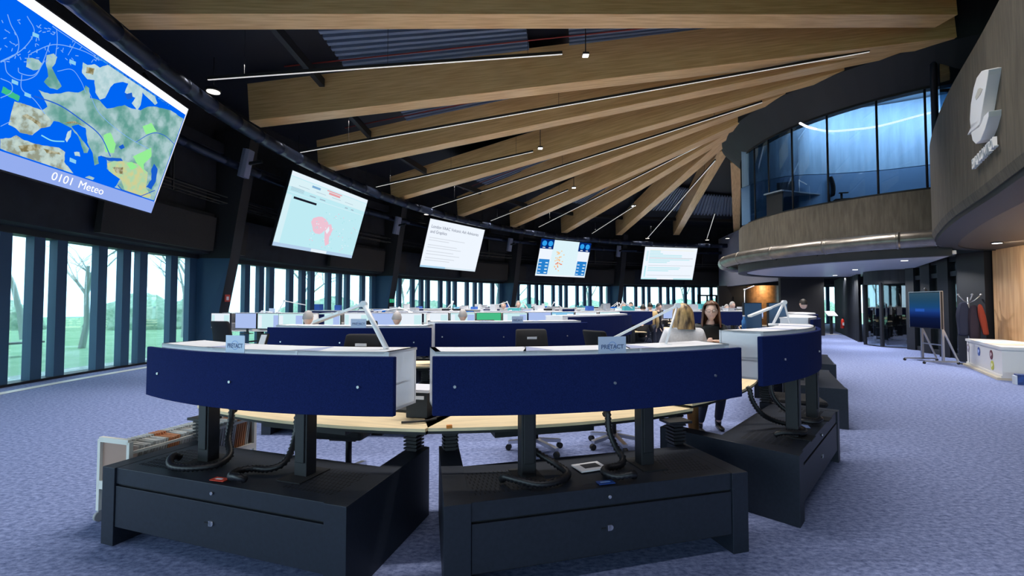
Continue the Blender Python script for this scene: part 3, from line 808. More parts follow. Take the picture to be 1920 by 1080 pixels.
# 4: dials and map
r, D, M = big_screen(3, 'screen with four blue dials and an orange map on pale cyan')
P_c4 = screen_mat('display_light_cyan', (.72, .90, .96), 1.0); P_nv = screen_mat('display_navy', (.0, .02, .17), 1.0); P_az = screen_mat('display_azure', (.03, .35, .85), 1.0); P_b4 = screen_mat('display_table_blue', (.02, .22, .62), 1.0)
D.rect(0, 0, 1, 1, P_c4); D.rect(0, .42, .24, .75, P_w3); D.rect(.76, .42, 1, .75, P_w3)
for u0 in (0, .75):
    D.rect(u0, .74, u0 + .25, 1, P_nv)
    for cu_ in (.07, .185):
        D.poly([(u0 + cu_ + .045*math.cos(t*PI/8), .885 + .075*math.sin(t*PI/8)) for t in range(16)], P_az); D.rect(u0 + cu_ - .025, .765, u0 + cu_ + .025, .785, P_w3)
for u0 in (.02, .78):
    D.rect(u0, .05, u0 + .2, .46, P_b4)
    for k in range(4):
        D.rect(u0 + .01, .08 + k * .09, u0 + .06, .10 + k * .09, P_w3); D.rect(u0 + .13, .08 + k * .09, u0 + .18, .11 + k * .09, P_c4)
P_or = screen_mat('display_orange', (.95, .55, .25), 1.0); P_rd = screen_mat('display_red', (.85, .2, .1), 1.0)
for k in range(38):
    u, v = random.gauss(.38, .045), random.gauss(.44, .13); v = min(.7, max(.15, v)); D.rect(u, v, u + .022, v + .028, P_or if v > .4 else random.choice((P_or, P_rd)))
D.rect(0, 0, 1, .04, P_w3); D.mb.build('display', None, r)
# 5: tables with pale bars
r, D, M = big_screen(4, 'farthest full screen, white with rows of pale blue bars')
P_bb = screen_mat('display_bar_cyan', (.50, .82, .88), 1.0); P_y = screen_mat('display_cream', (.88, .9, .84), 1.0)
D.rect(0, 0, 1, 1, P_w3); D.rect(0, 0, 1, .04, P_bb); D.rect(.3, 0, .62, .04, P_w3)
for k in range(9): D.rect(.1, .88 - k * .045, .1 + (.2, .2, .25, .62, .62, .84, .78, .4, .35)[k], .905 - k * .045, P_bb if k != 5 else P_lt)
for k in range(7): D.rect(.04, .58 + k * .045, .08, .605 + k * .045, P_bb)
D.rect(.1, .90, .95, .93, P_y); D.rect(.1, .43, .95, .445, P_lt); D.rect(.1, .12, .95, .135, P_lt)
for k in range(3): D.rect(.1, .26 + k * .05, .1 + (.4, .6, .62)[k], .285 + k * .05, P_bb)
D.rect(.04, .08, .07, .42, P_bb); D.mb.build('display', None, r)
# 6: mostly hidden one
r, D, M = big_screen(5, 'pale screen mostly hidden behind the concrete drum')
D.rect(0, 0, 1, 1, P_c4); D.rect(0, .6, 1, .7, P_tl); D.rect(0, .3, 1, .34, P_tl); D.mb.build('display', None, r)

# line array speakers on the columns
M_spk = mat('grey_speaker', (.22, .23, .32), .55)
for i, (px, py, s, lab) in enumerate(((462, 307, 1.0, 'grey wall speaker beside the big weather map'), (745, 423, 1.0, 'grey wall speaker between pink map screen and text screen'), (956, 459, 1.0, 'grey wall speaker between text screen and dial screen'), (1160, 471, 1.0, 'grey wall speaker between dial screen and blue bar screen'))):
    a = COLS[i + 1]
    d0 = ray(px, py); # meets the column face circle
    A_ = d0.x**2 + d0.y**2; B_ = -2*(d0.x*ROOM.x + d0.y*ROOM.y); C_ = ROOM.length_squared - 26.35**2
    t = (-B_ + math.sqrt(B_*B_ - 4*A_*C_)) / (2*A_); p = d0 * t + Vector((0, 0, EYE))
    r = empty('wall_speaker', p); rad = Vector((p.x - ROOM.x, p.y - ROOM.y, 0)).normalized()
    r.rotation_euler = (0, 0, math.atan2(rad.y, rad.x) + PI / 2)   # local +Y out of hall
    b = MB().prism([(-.13, -.12), (.13, -.12), (.16, .0), (.12, .1), (-.12, .1), (-.16, 0)], -.42, .42, Matrix.Rotation(R_(-12), 4, 'X'))
    b.build('cabinet', M_spk, r, bevel=.015)
    MB().bar((0, .08, .0), (0, .5, .05), .08, .08).build('bracket', M_black, r)
    tag(r, lab, 'speaker', 'wall speakers on the columns')
# ------------------------------------------------------------------ control desks
M_base = mat('anthracite_powder_coat', (.012, .016, .027), .5, noise=.12, nscale=40, spec=.3)
M_gap = mat('shadow_gap', (.004, .004, .006), .8)
M_panel = mat('navy_felt', (.009, .017, .088), .95, noise=.18, nscale=160, bump=.1, bscale=300, spec=.1)
M_oakdesk = mat('pale_birch_top', (.80, .64, .40), .45, noise=.08, nscale=3, stretch=(1, 8, 8))
M_deskedge = mat('black_desk_edge', (.01, .01, .012), .6)
M_hose = mat('black_hose', (.010, .010, .013), .42)
M_chrome = mat('satin_chrome', (.55, .56, .6), .3, metal=1)
M_hutch = mat('white_hutch', (.90, .91, .96), .4)
M_hutch2 = mat('cheek_and_joint_shade', (.42, .47, .70), .45)
M_ink = mat('pale_grey_ink', (.42, .45, .6), .5)
M_rubber = mat('rubber', (.012, .012, .013), .7)
M_fabricblack = mat('black_chair_fabric', (.005, .005, .008), .85, bump=.2, bscale=300)

def arc_y(x, half, y_end, bulge):
    return y_end - bulge * (1 - (x / half) ** 2)

def curved_slab(mb, x0, x1, half, y_end, bulge, t, z0, z1, n=16, cx=0):
    """plate following the front arc, thickness t along +y"""
    rows = []
    for i in range(n + 1):
        x = x0 + (x1 - x0) * i / n; y = arc_y(x - cx, half, y_end, bulge)
        rows.append([(x, y, z0), (x, y + t, z0), (x, y + t, z1), (x, y, z1)])
    mb.strip(rows, closed=True, smooth=False)
    b = len(mb.v) - 4 * len(rows)
    mb.face([b, b+1, b+2, b+3]); mb.face([b + 4*n + k for k in (3, 2, 1, 0)])
    return mb

def make_desk(side=1, detail=True, lift=0.0, name='control_desk', studs=(-.93, -.1, .82), px=(-1.15, 1.03), hx=(-1.06, .97), dy=0.0, cheek=True, tx=None):
    """side=+1: the long arm of the plinth is on the right (seen from the front), -1 on the left"""
    r = empty(name)
    s = side
    W = .985
    # plinth
    b = MB()
    def bx(x0, x1, *a): b.box(min(s*x0, s*x1), max(s*x0, s*x1), *a)
    b.prism([(s*(W-.15), 0), (s*W, 0), (s*(W-.10), 1.09), (s*(W-.25), 1.09)] if s > 0 else [(s*W, 0), (s*(W-.15), 0), (s*(W-.25), 1.09), (s*(W-.10), 1.09)], 0, .5115)   # long arm
    bx(-W, -W + .12, 0, .72, 0, .51)                # short pillar
    bx(-W + .12, W - .15, .012, .60, .405, .51)     # top rail with deck
    bx(-W + .12, W - .15, .56, .60, .1, .41)
    bx(-W + .12, W - .15, .05, .56, .13, .15)
    b.build('plinth', M_base, r, bevel=.003 if detail else 0)
    f = MB(); f.box(min(s*(-W+.124), s*(W-.154)), max(s*(-W+.124), s*(W-.154)), .008, .028, .125, .392)
    fp = f.build('front_panel', M_base, r, bevel=.002 if detail else 0)
    if detail:
        g = MB(); g.box(min(s*(-W+.12), s*(W-.15)), max(s*(-W+.12), s*(W-.15)), .03, .05, .11, .41); g.build('shadow_gap', M_gap, r)
        # lid seams of the deck
        for q in ((s*(W-.15)-.002, s*(W-.15)+.002, .0, .05), (s*(-W+.121)-.002, s*(-W+.121)+.002, .0, .60)):
            MB().box(*q, .5102, .5112).build('lid_seam', M_gap, r)
        # perforated vents: rows of slots
        for cx in (-.62, .62):
            v = MB()
            for i in range(13):
                for j in range(8):
                    x = cx - .17 + i * .028 + (j % 2) * .014; y = .12 + j * .045
                    v.box(x - .004, x + .004, y - .015, y + .015, .5103, .5116)
            v.build('vent', M_gap, r)
        # locks
        MB().tube([(0, .0125, .455), (0, .0, .455)], .010, 16).build('lock', M_chrome, r)
        h = MB().tube([(.004, .008, .275), (.004, .0, .275)], .016, 18); h.box(-.016, .004, 0, .008, .259, .291)
        hh = h.build('handle', M_chrome, fp)
        MB().box(-.055, -.024, .004, .009, .272, .278).build('key_slot', M_gap, r)
        # front panel lines at the pillar
    # posts
    top = 1.2 + lift
    for x in (-.42, .42):
        p = MB().box(x - .048, x + .048, .27 + dy, .36 + dy, .515, top); p.box(x - .035, x + .035, .26 + dy, .27 + dy, .6, top)
        p.build('post', M_black, r, bevel=.006 if detail else 0)
        if detail:
            MB().box(x - .09, x + .09, .17 + dy, .44 + dy, .5104, .518).build('slot_plate', M_gap, r)
    # felt screen
    pn = MB(); curved_slab(pn, px[0], px[1], (px[1]-px[0])/2, .37 + dy, .17, .035, .91 + lift, 1.275 + lift, 20 if detail else 8, cx=(px[0]+px[1])/2)
    pno = pn.build('felt_screen', M_panel, r, bevel=.006 if detail else 0)
    if detail:
        for x in studs:
            y = arc_y(x - (px[0]+px[1])/2, (px[1]-px[0])/2, .37 + dy, .17)
            MB().tube([(x, y + .002, 1.09 + lift), (x, y - .01, 1.09 + lift)], .009, 12).build('stud', M_chrome, pno)
    # white monitor hutch behind the screen, curved as well
    h = MB()
    z0, z1 = .92 + lift, 1.30 + lift
    HY, HC = .42 + dy, (hx[0] + hx[1]) / 2; HH = (hx[1] - hx[0]) / 2
    curved_slab(h, hx[0], hx[1], HH, HY, .17, .012, z0, z1, 12, cx=HC)      # front skin
    curved_slab(h, hx[0], hx[1], HH, HY, .17, .33, z1 - .016, z1, 12, cx=HC)   # top
    curved_slab(h, hx[0], hx[1], HH, HY, .17, .30, z0, z0 + .016, 12, cx=HC)   # bottom
    curved_slab(h, hx[0], hx[1], HH, HY, .17, .22, (z0+z1)/2-.03, (z0+z1)/2-.015, 12, cx=HC)
    for x in (hx[0], .36, -.36, hx[1] - .015):
        y = arc_y(x - HC, HH, HY, .17); h.box(x, x + .015, y, y + .32, z0, z1)
    hu = h.build('monitor_hutch', M_hutch, r)
    # shelf piece and rim on the open ends
    if detail:
        for x in (hx[1] - .035, hx[0]):
            y = arc_y(x - HC, HH, HY, .17)
            e = MB(); e.box(x - .0, x + .035, y, y + .018, z0, z1); e.box(x, x + .035, y + .31, y + .33, z0, z1); e.box(x, x + .035, y, y + .33, z1 - .018, z1); e.box(x, x + .035, y, y + .33, z0, z0 + .018)
            e.box(x, x + .03, y, y + .33, (z0+z1)/2 - .05, (z0+z1)/2 - .035)
            e.build('end_frame', M_hutch, hu)
            if cheek: MB().box(x + .010, x + .018, y + .01, y + .32, z0, z1).build('end_cheek', M_hutch2, hu)
        # triangular joint ramps on the top, recess shade put into their colour
        for x in (-.34, .40):
            y = arc_y(x - HC, HH, HY, .17)
            t_ = MB(); t_.use(M_hutch2)
            t_.add([(x - .11, y + .02, z1), (x + .11, y + .02, z1), (x, y + .31, z1), (x - .085, y + .035, z1 + .0), (x + .085, y + .035, z1), (x, y + .30, z1 + .004)], [(3, 4, 5), (0, 1, 4, 3), (1, 2, 5, 4), (2, 0, 3, 5)])
            t_.build('joint_shade', M_hutch2, hu)
    # desktop
    d = MB(); n = 14
    T0, T1 = tx or ((-1.17, 1.03) if s > 0 else (-1.0, 1.17))
    rows = []
    for i in range(n + 1):
        x = T0 + (T1 - T0) * i / n
        yf = arc_y(x, 1.17, .80, .17); yb = 1.42 - .10 * (1 - (x/1.17)**2)
        rows.append((x, yf, yb))
    d.use(M_oakdesk)
    zt = .74 + lift * .5; zb = zt - .032
    d.strip([[(x, yf, zb + .01), (x, yf, zt), (x, yb, zt), (x, yb, zb + .01)] for x, yf, yb in rows], closed=True, smooth=False)
    b0 = len(d.v) - 4 * (n + 1); d.face([b0, b0+1, b0+2, b0+3]); d.face([b0 + 4*n + k for k in (3, 2, 1, 0)])
    d.build('desktop', M_oakdesk, r)
    if detail:
        u = MB(); u.strip([[(x, yf + .012, zb - .012), (x, yf + .012, zb + .0095), (x, yb - .012, zb + .0095), (x, yb - .012, zb - .012)] for x, yf, yb in rows], closed=True, smooth=False)
        u.build('desktop_underside', M_deskedge, r)
        MB().box(-.85, .85, .95, 1.05, zb - .06, zb - .012).box(-.5, .3, .85, 1.0, zb - .1, zb - .012).build('crossbar', M_black, r)
    # lift column with bellows on the arm
    for sx in ((s, ) if not detail else (s, -s)):
        x = sx * (W - .17 if sx == s else W - .08); y = .98 if sx == s else .66
        z = .515; pts = []; rad = []
        if detail:
            bl = MB(); kz = 0
            while z < zb - .03:
                w = .055 if kz % 2 else .04
                bl.box(x - w, x + w, y - w, y + w, z, z + .012); z += .013; kz += 1
            bl.box(x - .1, x + .1, y - .07, y + .07, zb - .03, zb - .012)
            bl.build('lift_bellows', M_hose, r)
        else:
            MB().box(x - .04, x + .04, y - .04, y + .04, z, zb).build('lift_column', M_black, r)
    # cable hoses
    if detail:
        for hx, flip in ((-.40, 1), (.22, -1)):
            ctrl = [(hx, .50, zb + .1), (hx, .48, .85), (hx + .01, .46, .75), (hx + .06, .40, .64), (hx + .17, .32, .57), (hx + .21, .20, .545), (hx + .12, .10, .545), (hx - .02, .07, .547), (hx - .12, .12, .56), (hx - .19, .20, .56), (hx - .20, .25, .53)] if flip > 0 else \
                   [(hx, .50, zb + .1), (hx, .46, .85), (hx + .00, .44, .72), (hx + .02, .38, .62), (hx + .03, .30, .565), (hx - .03, .24, .545), (hx - .13, .22, .545), (hx - .18, .15, .545), (hx - .14, .07, .545), (hx - .05, .04, .56), (hx - .02, .08, .53)]
            P = smooth_path(ctrl, 10)
            # even spacing and ridges
            Q = [P[0]]; acc = 0
            for a_, b_ in zip(P, P[1:]):
                L = (b_ - a_).length
                while acc + L >= .013:
                    t = (.013 - acc) / L; a_ = a_.lerp(b_, t); Q.append(a_.copy()); L = (b_ - a_).length; acc = 0
                acc += L
            MB().tube(Q, .021, 10, radii=[.025 if i % 2 else .0175 for i in range(len(Q))]).build('cable_hose', M_hose, r)
    return r

def place(o, x, y, deg, label, group='control desks with navy felt screens', cat='control desk', z=0):
    o.location = (x, y, z); o.rotation_euler = (0, 0, R_(deg))
    return tag(o, label, cat, group)

# ---- the three desks in front
A = make_desk(1); place(A, -1.82, 2.875, -18.9, 'front left control desk, long navy felt screen over a dark plinth holding a red card')
B = make_desk(-1, px=(-1.01, 1.28), hx=(-.99, 1.20), studs=(-.88, .14, .98)); place(B, .583, 2.825, 15.5, 'front middle control desk, widest navy felt screen over a dark plinth holding a blue card')
Cd = make_desk(-1, lift=.085, studs=(-.8, .1, .85), dy=-.17, px=(-1.10, 1.06), hx=(-.86, 1.0), cheek=False); place(Cd, 2.715, 4.14, 48.3, 'front right control desk turned sideways, short curved navy felt screen')

def local(o, p):
    M = Matrix.Translation(o.location) @ Matrix.Rotation(o.rotation_euler.z, 4, 'Z'); return M @ Vector(p)

# name card signs
M_card = mat('pale_blue_card', (.62, .70, .90), .35)
M_navyink = mat('blue_grey_ink', (.10, .15, .32), .5)
def sign(px, py, d, w, h, deg, label):
    p = at(px, py, d); return sign_at(Vector((p.x, p.y, p.z - h / 2)), w, h, deg, label)
def sign_at(p, w, h, deg, label, body='PRETACT'):
    r = empty('sign_plate', p, R_(deg))
    MB().box(-w/2, w/2, -.002, .002, 0, h).build('plate', M_card, r)
    text(body, h * .26, M_navyink, r, (0, -.0032, h * .55), (PI/2, 0, 0), .0005, bold=.02, sx=w / (h * .26) / 5.1)
    ring_ = MB(); n = 28
    R0, R1 = h * .20, h * .17
    for k in range(n):
        a, b = 2*PI*k/n, 2*PI*(k+1)/n
        ring_.add([(R0*math.cos(a), -.0028, h*.58+R0*math.sin(a)), (R0*math.cos(b), -.0028, h*.58+R0*math.sin(b)), (R1*math.cos(b), -.0028, h*.58+R1*math.sin(b)), (R1*math.cos(a), -.0028, h*.58+R1*math.sin(a))], [(0, 1, 2, 3)])
    ring_.build('ring_mark', mat('light_blue_ink', (.25, .42, .78), .5), r)
    tag(r, label, 'sign', 'PRETACT name plates')
    return r
def sign_on(o, x, y, z, w, h, label):
    q = local(o, (x, y, z)); return sign_at(q, w, h, math.degrees(o.rotation_euler.z), label)
sign_on(A, -.118, .250, 1.235, .165, .155, 'pale PRETACT name plate on the front left desk')
sign_on(B, .150, .250, 1.235, .20, .15, 'pale PRETACT name plate on the front middle desk')

# cards and paper on the plinths
def flat(name, o, x, y, w, d, deg, m, label, cat, z=.518, th=.004):
    q = local(o, (x, y, z)); r = empty(name, q, o.rotation_euler.z + R_(deg))
    MB().box(-w/2, w/2, -d/2, d/2, 0, th).build('sheet', m, r); return tag(r, label, cat)
M_red = mat('red_card', (.62, .05, .02), .4); M_bluec = mat('blue_card', (.01, .05, .25), .4); M_paper = mat('white_paper', (.8, .8, .84), .5)
c = flat('card', A, .0, .06, .105, .055, 4, M_red, 'small red card lying on the front left plinth', 'card')
MB().box(-.03, .02, -.008, .01, .0042, .005).build('pale_print', M_paper, c)
c = flat('card', B, -.0, .06, .105, .055, 0, M_bluec, 'small dark blue card lying on the front middle plinth', 'card')
MB().box(-.035, .03, -.006, .008, .0042, .005).build('pale_print', mat('light_blue_print', (.2, .35, .7), .5), c)
c = flat('booklet', B, .02, .33, .20, .14, 6, M_paper, 'open white booklet with a photo lying on the front middle plinth', 'booklet', th=.008)
MB().box(-.05, .07, -.03, .045, .0082, .0092).build('photo_print', mat('dark_print', (.03, .03, .04), .5), c)
c = flat('card', Cd, -.05, .12, .10, .055, 20, mat('light_blue_card', (.18, .25, .5), .4), 'small light blue card under the hoses of the front right desk', 'card')

# desk lamps
M_lampw = mat('lamp_white', (.85, .85, .88), .35)
def desk_lamp(base, elbow, end, label, r0=.013, third=None, hw=.05):
    base, elbow, end = Vector(base), Vector(elbow), Vector(end)
    o = empty('desk_lamp', base)
    MB().tube([(0, 0, 0), (0, 0, .02)], .045, 18).build('base', M_lampw, o)
    e = elbow - base
    MB().tube([(0, 0, .02), e], r0, 10).build('lower_arm', M_lampw, o)
    MB().tube([e + Vector((0, -.02, 0)), e + Vector((0, .02, 0))], .022, 12).build('joint', M_lampw, o)
    h = end - base; dd = (h - e).normalized()
    m = e.lerp(h, .45)
    MB().bar(e, m, .018, .018).build('upper_arm', M_lampw, o)
    MB().bar(m - dd * .02, h, hw, .018).build('lamp_head', M_lampw, o)
    if third: MB().bar(e, Vector(third) - base, .012, .012).build('spring_arm', M_lampw, o)
    return tag(o, label, 'desk lamp', 'white jointed desk lamps')
def P3(px, py, d): return at(px, py, d)
bA = local(A, (.88, .52, 1.285)); desk_lamp(bA, P3(682, 570, bA.y + .12), P3(592, 604, bA.y + .75), 'white jointed desk lamp on the front left desk', r0=.017)
bB = local(B, (.72, .50, 1.285)); desk_lamp(bB, P3(1270, 573, bB.y + .25), P3(1150, 634, bB.y + .3), 'white jointed desk lamp in front of the woman in the white sweater', r0=.009, hw=.03)
bC = local(Cd, (.35, .45, 1.385)); desk_lamp(bC, P3(1470, 567, bC.y), P3(1405, 593, bC.y - .1), 'white jointed desk lamp on the front right desk', r0=.013, third=P3(1481, 606, bC.y))

# ------------------------------------------------------------------ office chairs
def make_chair(detail=True, white_tag=True):
    """faces -Y (sitter looks to -Y); backrest at +Y"""
    r = empty('office_chair')
    b = MB(); n = 8; rows = []
    for k in range(n + 1):
        z = .64 + .67 * k / n; t = k / n
        hw = .205 * (1 - .12 * t * t) * (1 - .25 * max(0, .15 - t) / .15); dy = .24 + .05 * math.sin(PI * t) * -1 + .06 * t
        row = []
        for j in range(9):
            u = -1 + 2 * j / 8; row.append((hw * u, dy - .035 * (u * u) * 1.2 + .0, z))
        rows.append(row)
    fr = rows; bk = [[(x * .97, y + .055, z) for x, y, z in row] for row in rows]
    loop = [[*a, *bb[::-1]] for a, bb in zip(fr, bk)]
    b.strip(loop, closed=True)
    m = len(loop[0]); b0 = len(b.v) - m * len(loop)
    b.face([b0 + k for k in range(m)]); b.face([b0 + (len(loop)-1) * m + k for k in range(m)][::-1])
    b.build('backrest', M_fabricblack, r, bevel=.02 if detail else 0)
    s = MB(); s.box(-.25, .25, -.27, .22, .45, .53); s.build('seat', M_fabricblack, r, bevel=.035 if detail else 0)
    MB().bar((0, .18, .44), (0, .32, .50), .07, .03).bar((0, .315, .48), (0, .32, .75), .07, .03, up=(0, 1, 0)).build('back_support', M_black, r)
    for sx in (-1, 1):
        MB().bar((sx * .29, .05, .44), (sx * .29, .05, .68), .035, .06, up=(0, 1, 0)).bar((sx * .2, .05, .44), (sx * .3, .05, .44), .05, .03).box(sx * .29 - .045, sx * .29 + .045, -.14, .12, .68, .71).build('armrest', M_black, r)
    if detail or white_tag:
        MB().box(-.055, .055, .21, .222, 1.20, 1.225).build('white_tag', M_paper, r)
    MB().tube([(0, 0, .12), (0, 0, .45)], .028, 10).build('gas_column', M_black, r)
    MB().box(-.12, .12, -.12, .12, .405, .45).build('mechanism', M_black, r)
    for k in range(5):
        a = 2 * PI * k / 5 + .3; e = (.30 * math.cos(a), .30 * math.sin(a), .085)
        l = MB().bar((0, 0, .13), e, .05, .035).build('leg', M_chrome if detail else M_black, r)
        MB().tube([(e[0] - .02 * math.sin(a), e[1] + .02 * math.cos(a), .032), (e[0] + .02 * math.sin(a), e[1] - .02 * math.cos(a), .032)], .032, 12).build('caster', M_rubber, l)
    return r
ch0 = make_chair()
def put(o, x, y, deg, label, cat, group=None, z=0):
    o.location = (x, y, z); o.rotation_euler = (0, 0, R_(deg)); tag(o, label, cat, group); return o
def chair(x, y, deg, label, group='black office chairs at the desks', first=[1]):
    if first: first.pop(); o = ch0
    else: o = copy_tree(ch0)
    return put(o, x, y, deg, label, 'office chair', group)
p = at(673, 640, 4.5); chair(p.x, 4.25, -8, 'black office chair with a white tag, behind the front left desk')
p = at(1003, 635, 5.3); chair(p.x, 5.15, 8, 'black office chair with a white tag, behind the front middle desk')
chair(1.15, 5.35, 120, 'office chair with a chrome star base between the front middle desk and the white sweater')
chair(3.3, 5.5, 70, 'black office chair behind the front right desk')

# ------------------------------------------------------------------ filing trolley at the left desk
M_cream = mat('cream_metal', (.68, .66, .60), .45)
def trolley():
    r = empty('filing_trolley')
    L = 1.1; w = .30; zt = .60; zb = .27
    fr = MB()
    for y in (0, L):
        for x in (0, w): fr.bar((x, y, .08), (x, y, zt), .028, .028, up=(0, 1, 0))
        fr.bar((0, y, zt), (w, y, zt), .028, .035); fr.bar((0, y, zb), (w, y, zb), .028, .06)
    for x in (0, w):
        fr.bar((x, 0, zb), (x, L, zb), .028, .05)
        fr.bar((x, 0, .52), (x, L, .52), .012, .02)
    fr.build('frame', M_cream, r)
    for y in (.012, L - .012): MB().box(.014, w - .014, y - .006, y + .006, zb + .03, zt - .018).build('end_panel', mat('brown_board', (.36, .23, .18), .7), r)
    MB().box(.01, w - .01, .02, L - .02, zb, zb + .012).build('shelf', M_cream, r)
    for x in (0, w):
        for y in (0, L):
            MB().tube([(x - .012, y, .035), (x + .012, y, .035)], .035, 14).bar((x, y, .04), (x, y, .09), .02, .02, up=(0, 1, 0)).build('caster', mat('grey_rubber', (.3, .3, .31), .6), r)
    return r
tp = Vector((-3.05, 3.52, 0)); tq = Vector((-2.7, 4.65, 0))
ang = math.degrees(math.atan2(tq.y - tp.y, tq.x - tp.x)) - 90
T = trolley(); put(T, tp.x, tp.y, ang, 'cream filing trolley on casters at the left end of the front left desk', 'trolley')
M_file = [mat('file_grey', (.42, .42, .40), .7), mat('file_orange', (.52, .22, .10), .7), mat('file_pale', (.55, .55, .54), .7)]
random.seed(21)
yy = .04; kf = 0
while yy < 1.04:
    th = random.uniform(.010, .02)
    m = M_file[1] if .27 < yy < .36 or .9 < yy < 1.0 else M_file[random.choice((0, 2, 2))]
    q = T.matrix_basis @ Vector((.15, yy, .29))
    q = Matrix.Translation(T.location) @ Matrix.Rotation(T.rotation_euler.z, 4, 'Z') @ Vector((.15, yy, .285))
    f = MB(); f.box(-.125, .125, 0, th * .8, 0, .265 + random.uniform(-.004, .008)); f.box(-.115, -.03, .001, th * .6, .27, .285)
    o = f.build('hanging_file', m); o.location = q; o.rotation_euler = (R_(-8), 0, T.rotation_euler.z)
    tag(o, 'orange hanging file in the cream trolley' if m is M_file[1] else 'grey hanging file in the cream trolley', 'file', 'orange files in the trolley' if m is M_file[1] else 'grey files in the trolley'); yy += th + .006; kf += 1
# ------------------------------------------------------------------ monitors and rows of desks behind
S_mon = [screen_mat('monitor_pale_cyan', (.62, .88, .92), .95), screen_mat('monitor_white', (.85, .92, 1.0), .95), screen_mat('monitor_sky', (.25, .60, .90), .9),
         screen_mat('monitor_blue', (.01, .16, .70), .9), screen_mat('monitor_green', (.08, .62, .30), .8), screen_mat('monitor_lilac', (.45, .58, .95), .9)]
S_dark = mat('dark_monitor', (.01, .012, .02), .2)
def make_monitor(face, w=.52, h=.31, arm=True, panes=0, name='monitor'):
    """screen looks to -Y, stands on z=0"""
    r = empty(name)
    b = MB(); b.box(-w/2, w/2, 0, .035, .1, .1 + h); b.build('housing', M_black, r)
    f = MB().use(face); f.box(-w/2 + .008, w/2 - .008, -.002, 0, .112, .1 + h - .008)
    if panes:
        f.use(S_mon[(panes + 4) % 6] if panes < 5 else S_mon[0]); f.box(w/2 - .16, w/2 - .02, -.003, -.002, .13, h + .06)
        f.use(S_mon[0] if panes != 1 else S_mon[1]); f.box(-w/2 + .02, -w/2 + .1, -.003, -.002, .13, h + .06)
    f.build('display', None, r)
    MB().box(-.02, .02, .035, .055, .0, .25).box(-.1, .1, -.03, .1, 0, .012).build('stand', M_black, r)
    return r
MON = {}
def monitor(kind, x, y, z, deg, label, group):
    if kind not in MON:
        MON[kind] = o = make_monitor(S_mon[kind] if kind < 6 else S_dark, panes=(kind + 1 if kind < 3 else 0))
    else: o = copy_tree(MON[kind])
    o.location = (x, y, z); o.rotation_euler = (0, 0, R_(deg)); return tag(o, label, 'monitor', group)

lowdesk = make_desk(1, detail=False, lift=.12)
lowdesk2 = make_desk(-1, detail=False, lift=.12, px=(-1.03, 1.15), hx=(-1.13, 1.06))
_used = {id(lowdesk): False, id(lowdesk2): False}
def row_desk(x, y, deg, label, group, s=1, z=0):
    src = lowdesk if s > 0 else lowdesk2
    if not _used[id(src)]: _used[id(src)] = True; o = src
    else: o = copy_tree(src)
    o.location = (x, y, z); o.rotation_euler = (0, 0, R_(deg)); return tag(o, label, 'control desk', group)
def on_desk(o, p): return local(o, p)
random.seed(42)
cols = ['pale cyan', 'white', 'sky blue', 'deep blue', 'green', 'lilac']
def dress(o, deg, kinds, lab, grp, chairlab=None, cz=None, zlift=.09):
    """monitors on the operator side, faces towards local +Y"""
    n = len(kinds)
    for k, kd in enumerate(kinds):
        if kd is None: continue
        x = (-.82 + 1.64 * k / (n - 1)) if n > 1 else 0
        q = on_desk(o, (x, .98 - .12 * (1 - (x / 1.1) ** 2), .74))
        monitor(kd, q.x, q.y, q.z + zlift, deg + 180 - x * 8, 'monitor with a %s picture %s' % (cols[kd] if kd < 6 else 'dark', lab), grp)
    if chairlab:
        q = on_desk(o, (cz if cz is not None else .1, 1.75, 0))
        chair(q.x, q.y, deg, chairlab, 'black office chairs in the rows')

G2 = 'control desks of the second row'
# second row: felt screens towards the camera
def desk_px(px, py, d, deg, label, s=1, group=G2):
    # centre top of the felt screen at pixel column px and depth d
    p = at(px, py, d); M = Matrix.Rotation(R_(deg), 4, 'Z'); q = p - (M @ Vector((0, .2, 0)))
    return row_desk(q.x, q.y, deg, label, group, s)
middesk = make_desk(1, detail=True, lift=.02); middesk2 = make_desk(-1, detail=True, lift=.06, px=(-1.03, 1.15), hx=(-1.13, 1.06))
def mid(px, py, d, deg, label, s=1):
    o = middesk if s > 0 else middesk2
    p = at(px, py, d); M = Matrix.Rotation(R_(deg), 4, 'Z'); q = p - (M @ Vector((0, .2, 0)))
    o.location = (q.x, q.y, 0); o.rotation_euler = (0, 0, R_(deg)); return tag(o, label, 'control desk', G2)
d1 = mid(652, 612, 5.95, -3, 'second-row control desk behind the front left desk, flat navy felt screen in a white rim', 1)
d2_ = mid(958, 605, 6.45, 9, 'second-row control desk behind the front middle desk, navy felt screen in a white rim', -1)
d3_ = desk_px(1145, 600, 8.0, 50, 'second-row control desk slanting away, just left of the name plate and the lamp arm', -1)
dress(d1, -3, [1, 0, 5], 'on the second-row desk behind the front left one', 'monitors of the second row')
dress(d2_, 9, [0, 1, 5], 'on the second-row desk behind the front middle one', 'monitors of the second row')
